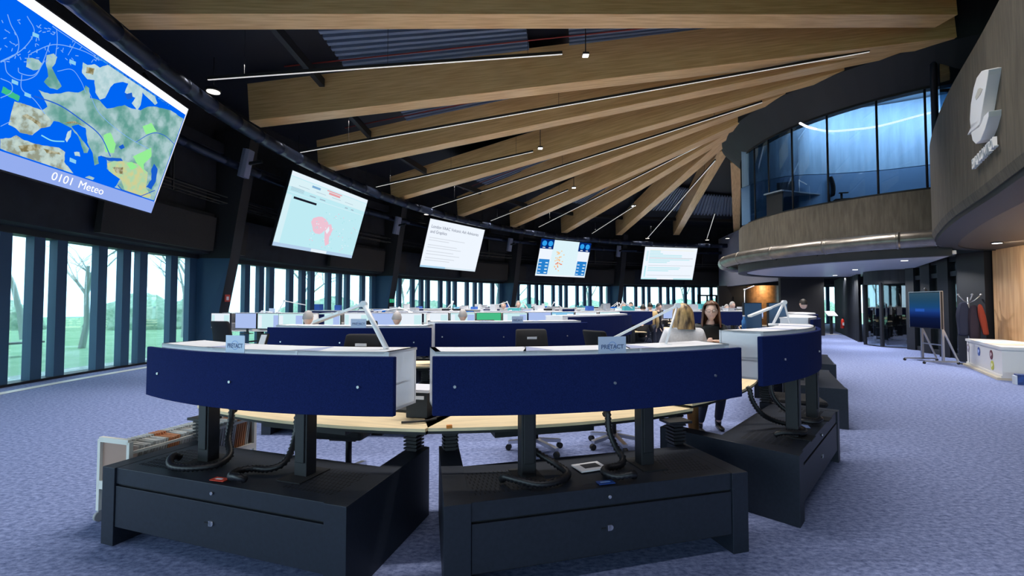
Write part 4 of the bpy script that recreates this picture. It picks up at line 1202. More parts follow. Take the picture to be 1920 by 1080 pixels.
# third row: turned round, monitors face the camera
def back_desk(px, d, deg, kinds, label, lab, grp='monitors facing the camera in the third row', ch=None, cx=.1, s=1):
    p = at(px, 600, d); M = Matrix.Rotation(R_(deg + 180), 4, 'Z'); q = p - (M @ Vector((0, .9, 0)))
    o = row_desk(q.x, q.y, deg + 180, label, 'control desks of the third row', s)
    dress(o, deg + 180, kinds, lab, grp, ch, cx, zlift=.27); return o
t1 = back_desk(480, 9.2, -14, [0, 0, 5, 1], 'third-row desk nearest the windows, row of pale monitors towards the camera', 'on the third-row desk nearest the windows', ch='black office chair at the third-row desk nearest the windows', cx=-.3)
t2 = back_desk(692, 9.4, -4, [1, 5, 1, 0], 'third-row desk behind the front left desk, pale monitors towards the camera', 'on the third-row desk with the grey-haired man', cx=-.4, ch='black office chair with the grey-haired man at the third-row desk', s=-1)
t3 = back_desk(892, 9.8, 3, [0, 4, 0, 1], 'third-row desk with one green monitor, towards the camera', 'on the third-row desk with the green picture', ch='black office chair in front of the pale monitors of the third row', cx=-.2)
t4 = back_desk(1078, 10.6, 10, [0, 1, 2, 5], 'third-row desk at the right end, pale and lilac monitors', 'on the right end desk of the third row', s=-1)
# extra laptops / monitor near C: two big blue-grey monitors
def big_blue(px, py, d, w, h, deg, label):
    p = at(px, py, d); o = make_monitor(mat('blue_grey_monitor_back', (.10, .20, .36), .25), w=w, h=h)
    o.location = (p.x, p.y, p.z - .1 - h/2); o.rotation_euler = (0, 0, R_(deg)); return tag(o, label, 'monitor', 'blue-grey monitors behind the front right desk')
s1 = row_desk(4.75, 6.9, 62, 'control desk carrying the pair of blue-grey monitors, beside the aisle', 'control desks beside the aisle', 1)
big_blue(1412, 592, 6.5, .29, .36, 14, 'blue-grey monitor, left one of the pair behind the front right desk')
big_blue(1459, 591, 6.8, .35, .36, 18, 'blue-grey monitor, right one of the pair behind the front right desk')
s2 = row_desk(6.3, 9.3, 60, 'control desk at the aisle with a short felt screen, behind the pair of blue-grey monitors', 'control desks beside the aisle', -1)

# far rows, alternating outlook
ROWS = [(12.3, 0, 'fourth'), (16.2, 1, 'fifth'), (18.6, 0, 'sixth'), (22.4, 1, 'seventh'), (24.8, 0, 'eighth'), (28.6, 1, 'ninth')]
random.seed(9)
far_spots = []
for Y, face, nm in ROWS:
    dy = Y - 11
    left = ROOM.x - math.sqrt(24.9 ** 2 - dy * dy) + 1.6
    right = .60 * Y - (1.2 if Y < 14 else .6)
    right = min(right, 14.2)
    if Y > 11: right = min(right, 7.0 + .28 * Y)
    x = left; k = 0
    while x < right:
        t = (x - left) / max(.1, right - left)
        deg = -16 + 34 * t
        yb = Y + .9 * math.sin(x * .8) * .5 + .10 * (x - 3) + .02 * (x - 3) ** 2
        inside = (Vector((x, yb)) - ROOM).length < 25.2 and (Vector((x, yb)) - CORE).length > 3
        if inside and not (Y > 24 and x < -3):
            if face == 0:
                o = row_desk(x, yb, deg, 'navy-fronted control desk in the distant rows of the hall', 'navy-fronted desks of the distant rows', 1 if k % 2 else -1)
                kinds = [random.choice((1, 0, 6)), random.choice((6, 3))]
                dd = deg
            else:
                o = row_desk(x, yb + .9, deg + 180, 'distant control desk turned round so its monitors face the camera', 'desks of the distant rows with monitors facing the camera', 1 if k % 2 else -1)
                kinds = [random.choice((0, 1, 2, 3, 5)) for _ in range(3)]
                if random.random() < .2: kinds[random.randrange(3)] = 4
                dd = deg + 180
            for j, kd in enumerate(kinds):
                xx = -.6 + 1.2 * j / (len(kinds) - 1)
                q = on_desk(o, (xx, .95, random.choice((.96, 1.0, 1.06))))
                monitor(kd, q.x, q.y, q.z, dd + 180, 'monitor with a %s picture in the distant rows' % (cols[kd] if kd < 6 else 'dark'), '%s monitors in the distant rows' % (cols[kd] if kd < 6 else 'dark'))
            if random.random() < .75:
                q = on_desk(o, (random.uniform(-.4, .4), 1.75, 0)); chair(q.x, q.y, dd + random.uniform(-20, 20), 'black office chair in the distant rows of desks', 'black office chairs in the distant rows')
            far_spots.append((o, dd, face))
        x += 2.55 + random.uniform(-.05, .15); k += 1

# small lamps on the rows
DESKS = [o for o in COL.objects if o.name.startswith('control_desk') and o.parent is None and o.location.y > 8]
dist_lamps = 0
def small_lamp(px, py, d, px2, py2, px3, py3, label):
    best = None
    for o in DESKS:
        for k in range(-9, 10):
            q = local(o, (k * .1, .42, 1.42))
            if q.y < 2 or abs(q.y - d) > 3.5: continue
            e = abs(960 + 880 * q.x / q.y - px) + 2 * abs(q.y - d)
            if best is None or e < best[0]: best = (e, q)
    b = best[1]; sh = (960 + 880 * b.x / b.y) - px
    desk_lamp(b, at(px2 + sh, py2, b.y + .05), at(px3 + sh, py3, b.y + .3), label, r0=.011, hw=.04)
small_lamp(498, 630, 6.2, 483, 584, 440, 606, 'white jointed desk lamp in front of the pale monitors nearest the windows')
small_lamp(768, 612, 7.1, 747, 577, 700, 584, 'white jointed desk lamp beside the grey-haired man in the black chair')
small_lamp(524, 590, 9.8, 535, 564, 575, 572, 'small jointed desk lamp against the windows behind the pale monitors')
small_lamp(1022, 594, 9.6, 1000, 583, 975, 590, 'small white desk lamp by the green monitor of the far rows')
small_lamp(1424, 560, 12, 1424, 543, 1442, 536, 'bent white lamp arm standing out against the amber wood niche')
small_lamp(955, 590, 13, 948, 566, 930, 572, 'jointed lamp cluster standing up above the middle rows')
small_lamp(975, 590, 13.3, 985, 566, 992, 578, 'jointed lamp leaning right above the middle rows')

# more lamps, boxes and bottles on the distant desks
lamp0 = bpy.data.objects[[o.name for o in COL.objects if o.name.startswith('desk_lamp') and o.parent is None][-1]]
random.seed(77)
M_bx = [mat('white_carton', (.75, .76, .8), .6), mat('blue_folder', (.03, .12, .5), .6), mat('teal_folder', (.05, .35, .4), .6), mat('grey_box', (.3, .32, .36), .6)]
bn = ['white', 'deep blue', 'teal', 'grey']
for o, dd, face in far_spots:
    if o.location.y > 26: continue
    if random.random() < .45:
        q = on_desk(o, (random.uniform(-.8, .8), .45, 1.42)); c = copy_tree(lamp0); c.location = q; c.rotation_euler = (0, 0, random.uniform(0, 6.28)); tag(c, 'white jointed lamp standing on a desk in the distant rows', 'desk lamp', 'desk lamps of the distant rows')
    for k in range(random.choice((1, 2, 2, 3))):
        j = random.randrange(4); w, h = random.uniform(.12, .35), random.uniform(.06, .2)
        q = on_desk(o, (-.8 + .6 * k + random.uniform(-.08, .08), .46, 1.42))
        b = MB().box(-w/2, w/2, -.09, .09, 0, h).build('storage_box', M_bx[j]); b.location = q; b.rotation_euler = (0, 0, R_(dd + random.uniform(-25, 25)))
        tag(b, '%s box on top of a desk in the distant rows' % bn[j], 'box', '%s boxes on the distant desks' % bn[j])

# name cards further back
sign_on(d1, .12, .250, 1.27, .20, .14, 'small PRETACT name plate on the second-row desk behind the left one')
sign_on(t1, .2, .250, 1.38, .15, .13, 'small name plate in front of the dark screens near the windows')
sign_on(d2_, .1, .250, 1.31, .16, .12, 'small name plate above the middle second-row desk')

# things on desktops of row one and two seen between the felt screens
def deskbox(o, x, y, z, w, d, h, m, name, label, cat, deg=0, extra=None):
    q = local(o, (x, y, z)); r = empty(name, q, o.rotation_euler.z + R_(deg))
    MB().box(-w/2, w/2, -d/2, d/2, 0, h).build('body', m, r, bevel=.004)
    if extra: extra(r)
    return tag(r, label, cat)
def trayx(r):
    MB().box(-.11, .10, -.13, .13, .191, .212).build('lid', M_white, r); MB().box(-.05, .06, -.128, -.121, .14, .165).build('label_strip', M_paper, r)
deskbox(A, .80, 1.13, .742, .17, .24, .19, M_black, 'paper_bin', 'black storage box with a white lid at the right end of the front left desk', 'storage box', 8, trayx)
# cables on the desktop end
q = local(A, (.85, .86, .75)); q2 = local(A, (.98, 1.10, .752)); q3 = local(A, (.95, .95, .75))
tag(MB().tube(smooth_path([q, q.lerp(q3, .5) + Vector((0, -.03, .004)), q3, q2], 8), .007, 6).build('cable', M_rubber), 'black cable lying on the right end of the front left desktop', 'cable')
q = local(A, (.80, .83, .75)); q2 = local(A, (.99, 1.0, .752))
tag(MB().tube(smooth_path([q, q.lerp(q2, .5) + Vector((.03, -.03, .003)), q2], 8), .009, 6).build('cable', M_rubber), 'thicker black cable beside the other at the front left desktop end', 'cable')
q = local(B, (.22, .86, .70)); q1 = local(B, (.4, .84, .645)); q2 = local(B, (.66, .84, .70))
tag(MB().tube(smooth_path([q, q1, q2], 10), .005, 6).build('cable', M_white), 'white cable drooping under the front middle desktop', 'cable')
deskbox(B, -.86, .70, .742, .04, .02, .025, mat('orange_plastic', (.8, .25, .03), .5), 'tag_block', 'tiny orange block on the front edge of the front middle desktop', 'block')
# keyboards, mice, phones, papers, cups on near desktops
def small_items(o, seed, lab):
    random.seed(seed)
    for k, x in enumerate((-.55, .45)):
        deskbox(o, x, 1.2, .742, .44, .14, .02, M_rubber, 'keyboard', 'black keyboard, %s one %s' % (('left', 'right')[k], lab), 'keyboard', random.uniform(-5, 5))
        deskbox(o, x + .32, 1.2, .742, .06, .1, .03, M_rubber, 'mouse', 'black mouse beside the %s keyboard %s' % (('left', 'right')[k], lab), 'mouse')
    deskbox(o, -.05, 1.15, .742, .21, .29, .006, M_paper, 'paper_sheet', 'white sheet of paper between the keyboards ' + lab, 'paper', 12)
for o, s, lab in ((A, 1, 'on the front left desk'), (B, 2, 'on the front middle desk'), (Cd, 3, 'on the front right desk')): small_items(o, s, lab)
# tablet phone propped on row one (seen between A and the pale monitors)
p = at(491, 640, 4.6)
r = empty('desk_phone', (p.x, p.y, p.z - .05), R_(-10)); MB().bar((0, 0, 0), (.0, .05, .12), .08, .02, up=(0, 1, 0)).build('screen', M_rubber, r); MB().bar((0, -.01, .012), (0, .035, .11), .06, .012, up=(0, 1, 0)).build('display', M_paper, r)
MB().bar((-.14, 0, .045), (-.03, .03, .055), .015, .015).bar((0, .04, -.1), (0, .05, .05), .02, .02, up=(0, 1, 0)).build('arm', M_rubber, r)
tag(r, 'small black device on an arm just right of the left PRETACT plate', 'phone')
# things on the white sweater woman's desk, in front of C
for k, (px, py, d, m, w, h, lab) in enumerate(((1395, 606, 6.3, M_white, .06, .10, 'white bottle standing between the pair of monitors and the seated talk'),)):
    p = at(px, py, d); r = empty('bottle', (p.x, p.y, p.z - .1)); MB().tube([(0, 0, 0), (0, 0, .13), (0, 0, .16), (0, 0, .19)], .03, 12, radii=[.03, .03, .014, .014]).build('body', mat('blue_bottle', (.06, .2, .5), .2), r)
    MB().tube([(0, 0, .19), (0, 0, .205)], .016, 10).build('cap', M_white, r); tag(r, 'blue water bottle left of the pair of blue-grey monitors', 'bottle')
# ------------------------------------------------------------------ people
def skin_mesh(chains, sub=2):
    """chains: list of [(point, radius), ...]; first point of each chain is its root. Returns (verts, faces)"""
    V, F = [], []
    for ch in chains:
        me = bpy.data.meshes.new('t'); me.from_pydata([tuple(p) for p, r in ch['v']], ch['e'], []); me.update()
        o = bpy.data.objects.new('t', me); COL.objects.link(o)
        sk = o.modifiers.new('s', 'SKIN'); sk.use_smooth_shade = True
        for i, (p, r) in enumerate(ch['v']):
            r2 = r if isinstance(r, tuple) else (r, r)
            me.skin_vertices[0].data[i].radius = r2; me.skin_vertices[0].data[i].use_root = (i == 0)
        if sub:
            s = o.modifiers.new('u', 'SUBSURF'); s.levels = sub; s.render_levels = sub
        bpy.context.view_layer.update()
        dg = bpy.context.evaluated_depsgraph_get(); ev = o.evaluated_get(dg); m2 = ev.to_mesh()
        b = len(V); V += [v.co.copy() for v in m2.vertices]; F += [[b + i for i in p.vertices] for p in m2.polygons]
        ev.to_mesh_clear(); bpy.data.objects.remove(o); bpy.data.meshes.remove(me)
    return V, F
def chain(pts): return {'v': pts, 'e': [(i, i + 1) for i in range(len(pts) - 1)]}
def mesh_obj(name, V, F, m, parent=None, remesh=0, smooth_it=0):
    me = bpy.data.meshes.new(name); me.from_pydata([tuple(v) for v in V], [], F); me.update()
    for p in me.polygons: p.use_smooth = True
    o = bpy.data.objects.new(name, me); COL.objects.link(o)
    if isinstance(m, (list, tuple)):
        for x in m: me.materials.append(x)
    else: me.materials.append(m)
    if parent: o.parent = parent
    if remesh:
        r = o.modifiers.new('r', 'REMESH'); r.mode = 'VOXEL'; r.voxel_size = remesh; r.use_smooth_shade = True
    if smooth_it:
        s = o.modifiers.new('sm', 'SMOOTH'); s.iterations = smooth_it; s.factor = .5
    return o
def head_mesh(c, look, tilt=0, s=1.0):
    """ellipsoid head with jaw, brow, nose, ears; c = centre of the head, look = yaw, 0 looks to -Y"""
    V, F = [], []
    nr, ns = 22, 28
    M = Matrix.Translation(c) @ Matrix.Rotation(look, 4, 'Z') @ Matrix.Rotation(tilt, 4, 'X')
    for i in range(nr + 1):
        t = PI * i / nr
        for k in range(ns):
            a = 2 * PI * k / ns
            x = math.sin(t) * math.cos(a); y = math.sin(t) * math.sin(a); z = math.cos(t)
            px, py, pz = x * .072, y * .092, z * .115
            if z < -.1: px *= 1 - .32 * (-z - .1); py = py * (1 - .15 * (-z)) - (.012 * (-z) if y < 0 else -.03 * (-z) * 1)
            if y < -.3:
                fx = x / .35
                nose = math.exp(-(fx * 2.6) ** 2) * math.exp(-((z + .12) / .17) ** 2); py -= .020 * nose
                eye = math.exp(-((abs(x) - .42) / .16) ** 2) * math.exp(-((z - .06) / .1) ** 2); py += .008 * eye
                lip = math.exp(-(x / .3) ** 2) * math.exp(-((z + .50) / .07) ** 2); py -= .006 * lip
                chin = math.exp(-(x / .3) ** 2) * math.exp(-((z + .82) / .15) ** 2); py -= .008 * chin
            if abs(y) < .25 and abs(x) > .8 and abs(z + .05) < .28: px *= 1.12
            V.append(M @ (Vector((px, py, pz)) * s))
    for i in range(nr):
        for k in range(ns): F.append([i*ns+k, i*ns+(k+1) % ns, (i+1)*ns+(k+1) % ns, (i+1)*ns+k])
    return V, F, M
def join(*parts):
    V, F = [], []
    for v, f in parts:
        b = len(V); V += v; F += [[b + i for i in q] for q in f]
    return V, F
def hand_chains(w, d, up, s=1.0, curl=.4, side=1):
    """palm and five fingers from wrist w in direction d; up = back of the hand"""
    w, d, up = Vector(w), Vector(d).normalized(), Vector(up).normalized(); sd = d.cross(up).normalized() * side; up = sd.cross(d).normalized() * side
    ch = [chain([(w - d * .02, (.024 * s, .018 * s)), (w + d * .03 * s, (.034 * s, .015 * s)), (w + d * .08 * s, (.038 * s, .014 * s))])]
    for k, (o, L) in enumerate(((-.030, .066), (-.010, .076), (.010, .070), (.029, .056))):
        b = w + (d * .075 + sd * o) * s; pts = [(b, .0095 * s)]; dd = d.copy(); p = b
        for j in range(3):
            dd = (dd - up * curl * (.5 + .3 * j)).normalized(); p = p + dd * (L / 3) * s * (1.15 - .15 * j); pts.append((p.copy(), (.0088 - .0009 * j) * s))
        ch.append(chain(pts))
    b = w + (d * .02 - sd * .025) * s; dd = (d - sd * .9 - up * .2).normalized(); p = b; pts = [(b, .013 * s)]
    for j in range(3):
        p = p + dd * .027 * s; dd = (dd + d * .35).normalized(); pts.append((p.copy(), (.0115 - .001 * j) * s))
    ch.append(chain(pts)); return ch
M_skin = mat('skin', (.62, .36, .26), .5); M_skin2 = mat('skin_pale', (.78, .52, .42), .5)
M_lip = mat('lips', (.45, .12, .11), .45); M_eye = mat('eye_white', (.75, .73, .7), .3); M_iris = mat('iris', (.05, .03, .02), .3)

def hair_shell(M, s, length, m, parent, part=True, back_only=False, wave=.006, width=1.0, name='hair'):
    """cap of hair over the skull, long locks falling to `length` below the crown"""
    V, F = [], []; nr, ns = 26, 40
    random.seed(4)
    for i in range(nr + 1):
        t = i / nr
        for k in range(ns):
            a = 2 * PI * k / ns      # a = -pi/2 is the face
            front = max(0, -math.sin(a))           # 1 at the face
            drop = length * (1 - .0 * front)
            lim = 1.0
            th = t * PI * .5
            if t < .5:
                th = t * 2 * PI * .52
                R0 = .088 * math.sin(th); Rz = .132 * math.cos(th) + .002
                x = R0 * math.cos(a) * width; y = R0 * math.sin(a) * 1.22 + .004; z = Rz
            else:
                u = (t - .5) * 2
                x = .090 * math.cos(a) * width * (1 + .28 * u * (1 - .45 * u)); y = .108 * math.sin(a) * (1 + .05 * u) + .004; z = -.006 - u * drop
            j = wave * math.sin(a * 11 + t * 6) + wave * .6 * math.sin(a * 23 + t * 3)
            x += j * math.cos(a); y += j * math.sin(a)
            # open the face: pull the front to the sides
            if front > .30 and t > .22:
                q = min(1, (front - .30) / .30) * min(1, (t - .22) / .10)
                sgn = 1 if math.cos(a) >= 0 else -1
                x = x * (1 - q) + sgn * .083 * width * q * (1 + .18 * max(0, t - .5) * 2); y = y * (1 - q) + (-.035 + .02 * (t - .3)) * q
            V.append(M @ (Vector((x, y, z)) * s))
    for i in range(nr):
        for k in range(ns):
            a = 2 * PI * (k + .5) / ns; fr = -math.sin(a); t = (i + .5) / nr
            if t > .27 and fr > .86: continue
            F.append([i*ns+k, i*ns+(k+1) % ns, (i+1)*ns+(k+1) % ns, (i+1)*ns+k])
    o = mesh_obj(name, V, F, m, parent)
    so = o.modifiers.new('so', 'SOLIDIFY'); so.thickness = .008; so.offset = -1
    return o

def person(name, loc, deg, label, spec, group=None):
    """spec: h, pose points in metres (person looks to -Y), clothing materials"""
    s = spec.get('s', 1.0)
    g = lambda k, dflt: Vector(spec.get(k, dflt))
    pel = g('pelvis', (0, .0, .93)); chest = g('chest', (0, -.0, 1.22)); nb = g('neck', (0, .0, 1.40)); hd = g('head', (0, -.02, 1.545))
    shL, shR = g('shL', (-.165, 0, 1.35)), g('shR', (.165, 0, 1.35)); elL, elR = g('elL', (-.22, .02, 1.08)), g('elR', (.22, .02, 1.08))
    wrL, wrR = g('wrL', (-.2, -.1, .86)), g('wrR', (.2, -.1, .86))
    hpL, hpR = pel + Vector((-.085, 0, -.04)), pel + Vector((.085, 0, -.04)); knL, knR = g('knL', (-.1, -.02, .49)), g('knR', (.1, -.02, .49))
    anL, anR = g('anL', (-.1, .02, .08)), g('anR', (.1, .02, .08))
    waist = (pel + chest) / 2
    fd = spec.get('foot', (0, -1, 0)); fd = Vector(fd)
    skin = spec.get('skin', M_skin2)
    def torso(k, arm=True, legs=True):
        v = [(pel, (.135*k, .10*k)), (waist, (.115*k, .085*k)), (chest, (.135*k, .10*k)), (nb - Vector((0, 0, .03)), (.075*k, .06*k)), (nb + (hd - nb) * .45, (.048, .048)),
             (shL, .058*k), (elL, .042*k), (wrL, .027*k), (shR, .058*k), (elR, .042*k), (wrR, .027*k),
             (hpL, (.085*k, .085*k)), (knL, .056*k), (anL, .038*k), (hpR, (.085*k, .085*k)), (knR, .056*k), (anR, .038*k)]
        e = [(0, 1), (1, 2), (2, 3), (3, 4), (2, 5), (5, 6), (6, 7), (2, 8), (8, 9), (9, 10), (0, 11), (11, 12), (12, 13), (0, 14), (14, 15), (15, 16)]
        return {'v': v, 'e': e}
    chs = [torso(.9)]
    fine = spec.get('fine', False)
    if fine:
        chs += hand_chains(wrL, spec.get('hdL', wrL - elL), spec.get('huL', (0, -.3, 1)), curl=spec.get('curl', .25), side=-1)
        chs += hand_chains(wrR, spec.get('hdR', wrR - elR), spec.get('huR', (0, -.3, 1)), curl=spec.get('curl', .25), side=1)
    else:
        for w_, e_ in ((wrL, elL), (wrR, elR)):
            d = (w_ - e_).normalized(); chs.append(chain([(w_, .024), (w_ + d * .07, (.034, .016)), (w_ + d * .15, (.02, .012))]))
    hv, hf, HM = head_mesh(hd, R_(spec.get('look', 0)), R_(spec.get('nod', 0)), 1.0)
    body = mesh_obj('person', *join(skin_mesh(chs, 2 if fine else 1), (hv, hf)), skin, None, remesh=.007 if fine else .016, smooth_it=2)
    root = body
    M_ = Matrix.Identity(4)
    def part(nm, chains, m, sub=2, sol=0): return mesh_obj(nm, *skin_mesh(chains, sub), m, root)
    # clothing
    top = spec['top']; k = spec.get('loose', 1.08)
    sl = spec.get('sleeve', 1.0)
    wL, wR = elL.lerp(wrL, sl), elR.lerp(wrR, sl)
    hem = pel + Vector((0, 0, spec.get('hem', -.05)))
    v = [(hem, (.150*k, .115*k)), (waist, (.135*k, .105*k)), (chest, (.155*k, .118*k)), (nb - Vector((0, 0, .025)), (.085*k, .07*k)), (nb + Vector((0, 0, spec.get('collar', .0))), (.06, .058)),
         (shL, .068*k), (elL, .054*k), (wL, .042*k), (shR, .068*k), (elR, .054*k), (wR, .042*k)]
    part('sweater' if spec.get('sweater') else 'top', [{'v': v, 'e': [(0, 1), (1, 2), (2, 3), (3, 4), (2, 5), (5, 6), (6, 7), (2, 8), (8, 9), (9, 10)]}], top, 2 if fine else 1)
    lg = spec['legs']
    v = [(pel, (.142, .112)), (hpL, .092), (knL, .068), (anL + Vector((0, 0, .03)), .052), (hpR, .092), (knR, .068), (anR + Vector((0, 0, .03)), .052)]
    part('trousers', [{'v': v, 'e': [(0, 1), (1, 2), (2, 3), (0, 4), (4, 5), (5, 6)]}], lg, 2 if fine else 1)
    for a_ in (anL, anR):
        f = fd.normalized(); b0 = Vector((a_.x, a_.y, max(.035, a_.z - .045)))
        V, F = skin_mesh([chain([(b0 - f * .04, (.035, .03)), (b0 + f * .04, (.04, .034)), (b0 + f * .13, (.042, .026)), (b0 + f * .18, (.03, .018))]), chain([(a_ + Vector((0, 0, .07)), .045), (a_, .042), (b0, .04)])], 2 if fine else 1)
        mesh_obj('shoe', V, F, spec.get('shoes', M_rubber), root)
    if spec.get('hairlen') is not None:
        hair_shell(HM, 1.0, spec['hairlen'], spec['hair'], root, width=spec.get('hairw', 1.0), wave=spec.get('wave', .004))
    else:
        V, F, _ = head_mesh(Vector((0, 0, 0)), 0, 0, 1.0)
        keep = [f for f in F if sum(V[i].z for i in f) / 4 > .02 + (.045 if sum(V[i].y for i in f) / 4 < -.045 else -.04 if sum(V[i].y for i in f) / 4 > .03 else 0)]
        V = [HM @ (p * 1.07) for p in V]
        mesh_obj('hair', V, keep, spec['hair'], root)
    if fine:
        for sx in (-1, 1):
            e = MB().ball((0, 0, 0), .0085, 12, 8); o = e.build('eye', M_eye, root); o.matrix_local = HM @ Matrix.Translation((sx * .029, -.0835, .008))
            MB().ball((0, -.0045, 0), .0055, 10, 6).build('iris', M_iris, o)
        lp = MB().ball((0, 0, 0), .022, 14, 8, (1, .32, .26)); o = lp.build('mouth', M_lip, root); o.matrix_local = HM @ Matrix.Translation((0, -.094, -.055))
        if spec.get('smile'):
            o2 = MB().box(-.014, .014, -.0085, -.004, -.002, .002).build('teeth', mat('teeth', (.8, .8, .78), .3), o)
    if spec.get('glasses'):
        gl = MB()
        for sx in (-1, 1):
            c = Vector((sx * .031, -.098, .008))
            P = [c + Vector((.023 * math.cos(t * PI / 8), 0, .018 * math.sin(t * PI / 8))) for t in range(17)]
            gl.tube(P, .0016, 5, caps=False); gl.bar(c + Vector((sx * .023, 0, .005)), (sx * .078, .0, .012), .003, .003)
        gl.bar((-.008, -.098, .012), (.008, -.098, .012), .003, .003)
        o = gl.build('glasses', M_rubber, root); o.matrix_local = HM
    root.location = loc; root.rotation_euler = (0, 0, R_(deg))
    if spec.get('s'): root.scale = (s, s, s)
    return tag(root, label, 'person', group)

M_wool = mat('white_knit', (.80, .80, .84), .95, noise=.05, nscale=60, bump=.3, bscale=180)
M_blacktop = mat('black_blouse', (.008, .012, .014), .7)
M_cam = mat('camel_trousers', (.38, .17, .05), .8); M_jeans = mat('dark_jeans', (.015, .02, .04), .85)
M_blond = mat('ash_blond_hair', (.075, .045, .028), .42, noise=1, nscale=9, col2=(.62, .40, .17), stretch=(2.5, 2.5, .6), detail=3)
M_brownh = mat('chestnut_hair', (.05, .022, .012), .42, noise=1, nscale=7, col2=(.24, .095, .045), stretch=(3, 3, .4))
# woman with her back to the camera (looks to +Y): deg 180
pw = at(1284, 563, 5.15)
person('person', (pw.x, 5.2, -.02), 186, 'person with long blond hair in a white sweater, seen from behind', dict(
    fine=True, top=M_wool, sweater=True, legs=M_cam, hair=M_blond, hairlen=.145, hairw=1.12, wave=.005, loose=1.18, sleeve=.93,
    pelvis=(.0, .05, .88), chest=(0, .0, 1.17), neck=(0, -.01, 1.36), head=(-.01, -.03, 1.488), look=-28, nod=4,
    shL=(-.185, 0, 1.29), shR=(.185, 0, 1.29), elL=(-.26, -.02, 1.02), elR=(.25, -.04, 1.03), wrL=(-.30, -.17, .86), wrR=(.12, -.2, .93),
    hdL=(-.1, -.3, -.25), huL=(0, -1, .4), knL=(-.11, -.04, .47), knR=(.09, -.03, .47)))
pf = at(1333, 566, 5.75)
person('person', (pf.x + .09, 6.0, -.03), -6, 'person with long brown hair and glasses in black, smiling, arms folded', dict(
    fine=True, top=M_blacktop, legs=M_jeans, hair=M_brownh, hairlen=.19, hairw=1.08, skin=M_skin2, glasses=True, smile=True, loose=1.1, sleeve=.35,
    pelvis=(0, .1, .88), chest=(0, .02, 1.18), neck=(0, -.01, 1.38), head=(0, -.05, 1.535), look=-14, nod=0,
    shL=(-.175, .01, 1.31), shR=(.175, .01, 1.31), elL=(-.25, -.08, 1.10), elR=(.24, -.10, 1.10), wrL=(-.02, -.27, 1.14), wrR=(.02, -.28, 1.18),
    hdL=(.9, -.05, .05), huL=(0, -1, .3), hdR=(-.9, -.05, .05), huR=(0, -1, .3), knL=(-.11, -.12, .48), knR=(.11, -.06, .48), anL=(-.16, -.05, .1), anR=(.12, .12, .1), shoes=mat('black_leather', (.01, .01, .012), .25)))
lan = at(1337, 612, 5.75)
# seated and standing people farther back
M_grey = mat('grey_hair', (.32, .30, .30), .6); M_dkhair = mat('dark_hair', (.015, .01, .008), .5)
M_wshirt = mat('white_shirt', (.78, .78, .82), .8); M_bshirt = mat('dark_blue_shirt', (.02, .03, .09), .8); M_tan = mat('tan_jacket', (.50, .36, .17), .85); M_bk = mat('black_shirt', (.01, .01, .014), .85)
def seated(px, py, d, deg, label, top, hair, hairlen=None, skin=M_skin2, dz=0):
    p = at(px, py, d)
    person('person', (p.x, p.y, 0), deg, label, dict(top=top, legs=M_jeans, hair=hair, hairlen=hairlen, skin=skin,
        pelvis=(0, .12, .60), chest=(0, .10, .92), neck=(0, .05, 1.10), head=(0, .02, p.z), shL=(-.17, .06, 1.05), shR=(.17, .06, 1.05), elL=(-.24, -.05, .82), elR=(.24, -.05, .82),
        wrL=(-.14, -.28, .80), wrR=(.14, -.28, .80), knL=(-.11, -.3, .52), knR=(.11, -.3, .52), anL=(-.11, -.32, .09), anR=(.11, -.32, .09)))
def standing(px, py, d, deg, label, top, hair, legs=None, hairlen=None, skin=M_skin2, arms=None):
    p = at(px, py, d); s = max(.9, min(1.1, p.z / 1.60))
    sp = dict(top=top, legs=legs or M_jeans, hair=hair, hairlen=hairlen, skin=skin, s=s)
    if arms: sp.update(arms)
    person('person', (p.x, p.y, 0), deg, label, sp)
seated(579, 596, 7.5, 175, 'person with grey hair at the desk in front of the dark screens, seen from behind', mat('red_scarf_top', (.5, .52, .62), .8), M_grey)
seated(745, 597, 8.0, 178, 'person with thin grey hair leaning in a black chair, seen from behind', M_bk, M_grey)
seated(868, 592, 8.6, 180, 'person with short grey hair seated before the white monitors of the middle rows', M_bk, M_grey)
seated(944, 573, 14.3, 0, 'person with dark hair seated among raised white lamps, left one', M_wshirt, M_dkhair)
seated(972, 571, 14.6, 10, 'person with grey hair seated among raised white lamps, right one', M_wshirt, M_grey)
fold = dict(elL=(-.24, -.03, 1.08), elR=(.24, -.03, 1.08), wrL=(-.05, -.24, 1.1), wrR=(.05, -.25, 1.14))
standing(1168, 571, 14.2, 10, 'person in a white shirt standing in the far rows, beside one in dark clothes', M_wshirt, M_grey)
standing(1183, 570, 14.7, -20, 'person in dark clothes with arms folded, standing beside the white shirt', mat('grey_blue_top', (.12, .16, .24), .8), M_dkhair, arms=fold)
standing(1219, 571, 14.4, 170, 'person in a tan jacket standing in the far rows, seen from behind', M_tan, M_dkhair)
standing(1234, 572, 14.9, 60, 'person in a black top just right of the tan jacket', M_bk, M_dkhair)
seated(1206, 578, 13.9, 150, 'person with dark hair bent over a far desk, left of the tan jacket', M_bk, M_dkhair)
standing(1362, 574, 15.0, 0, 'person in a black top in the far rows, before the charcoal wall', M_bk, M_grey)
standing(1372, 569, 15.2, 30, 'person in a dark shirt bending by the bright monitor near the charcoal wall', M_bshirt, M_grey)
seated(1505, 570, 11.0, 190, 'person with dark hair seated behind the navy screen at the aisle', M_bk, M_dkhair)
# ------------------------------------------------------------------ things by the glazed wall on the right
M_alu = mat('brushed_aluminium', (.45, .46, .5), .35, metal=.9)
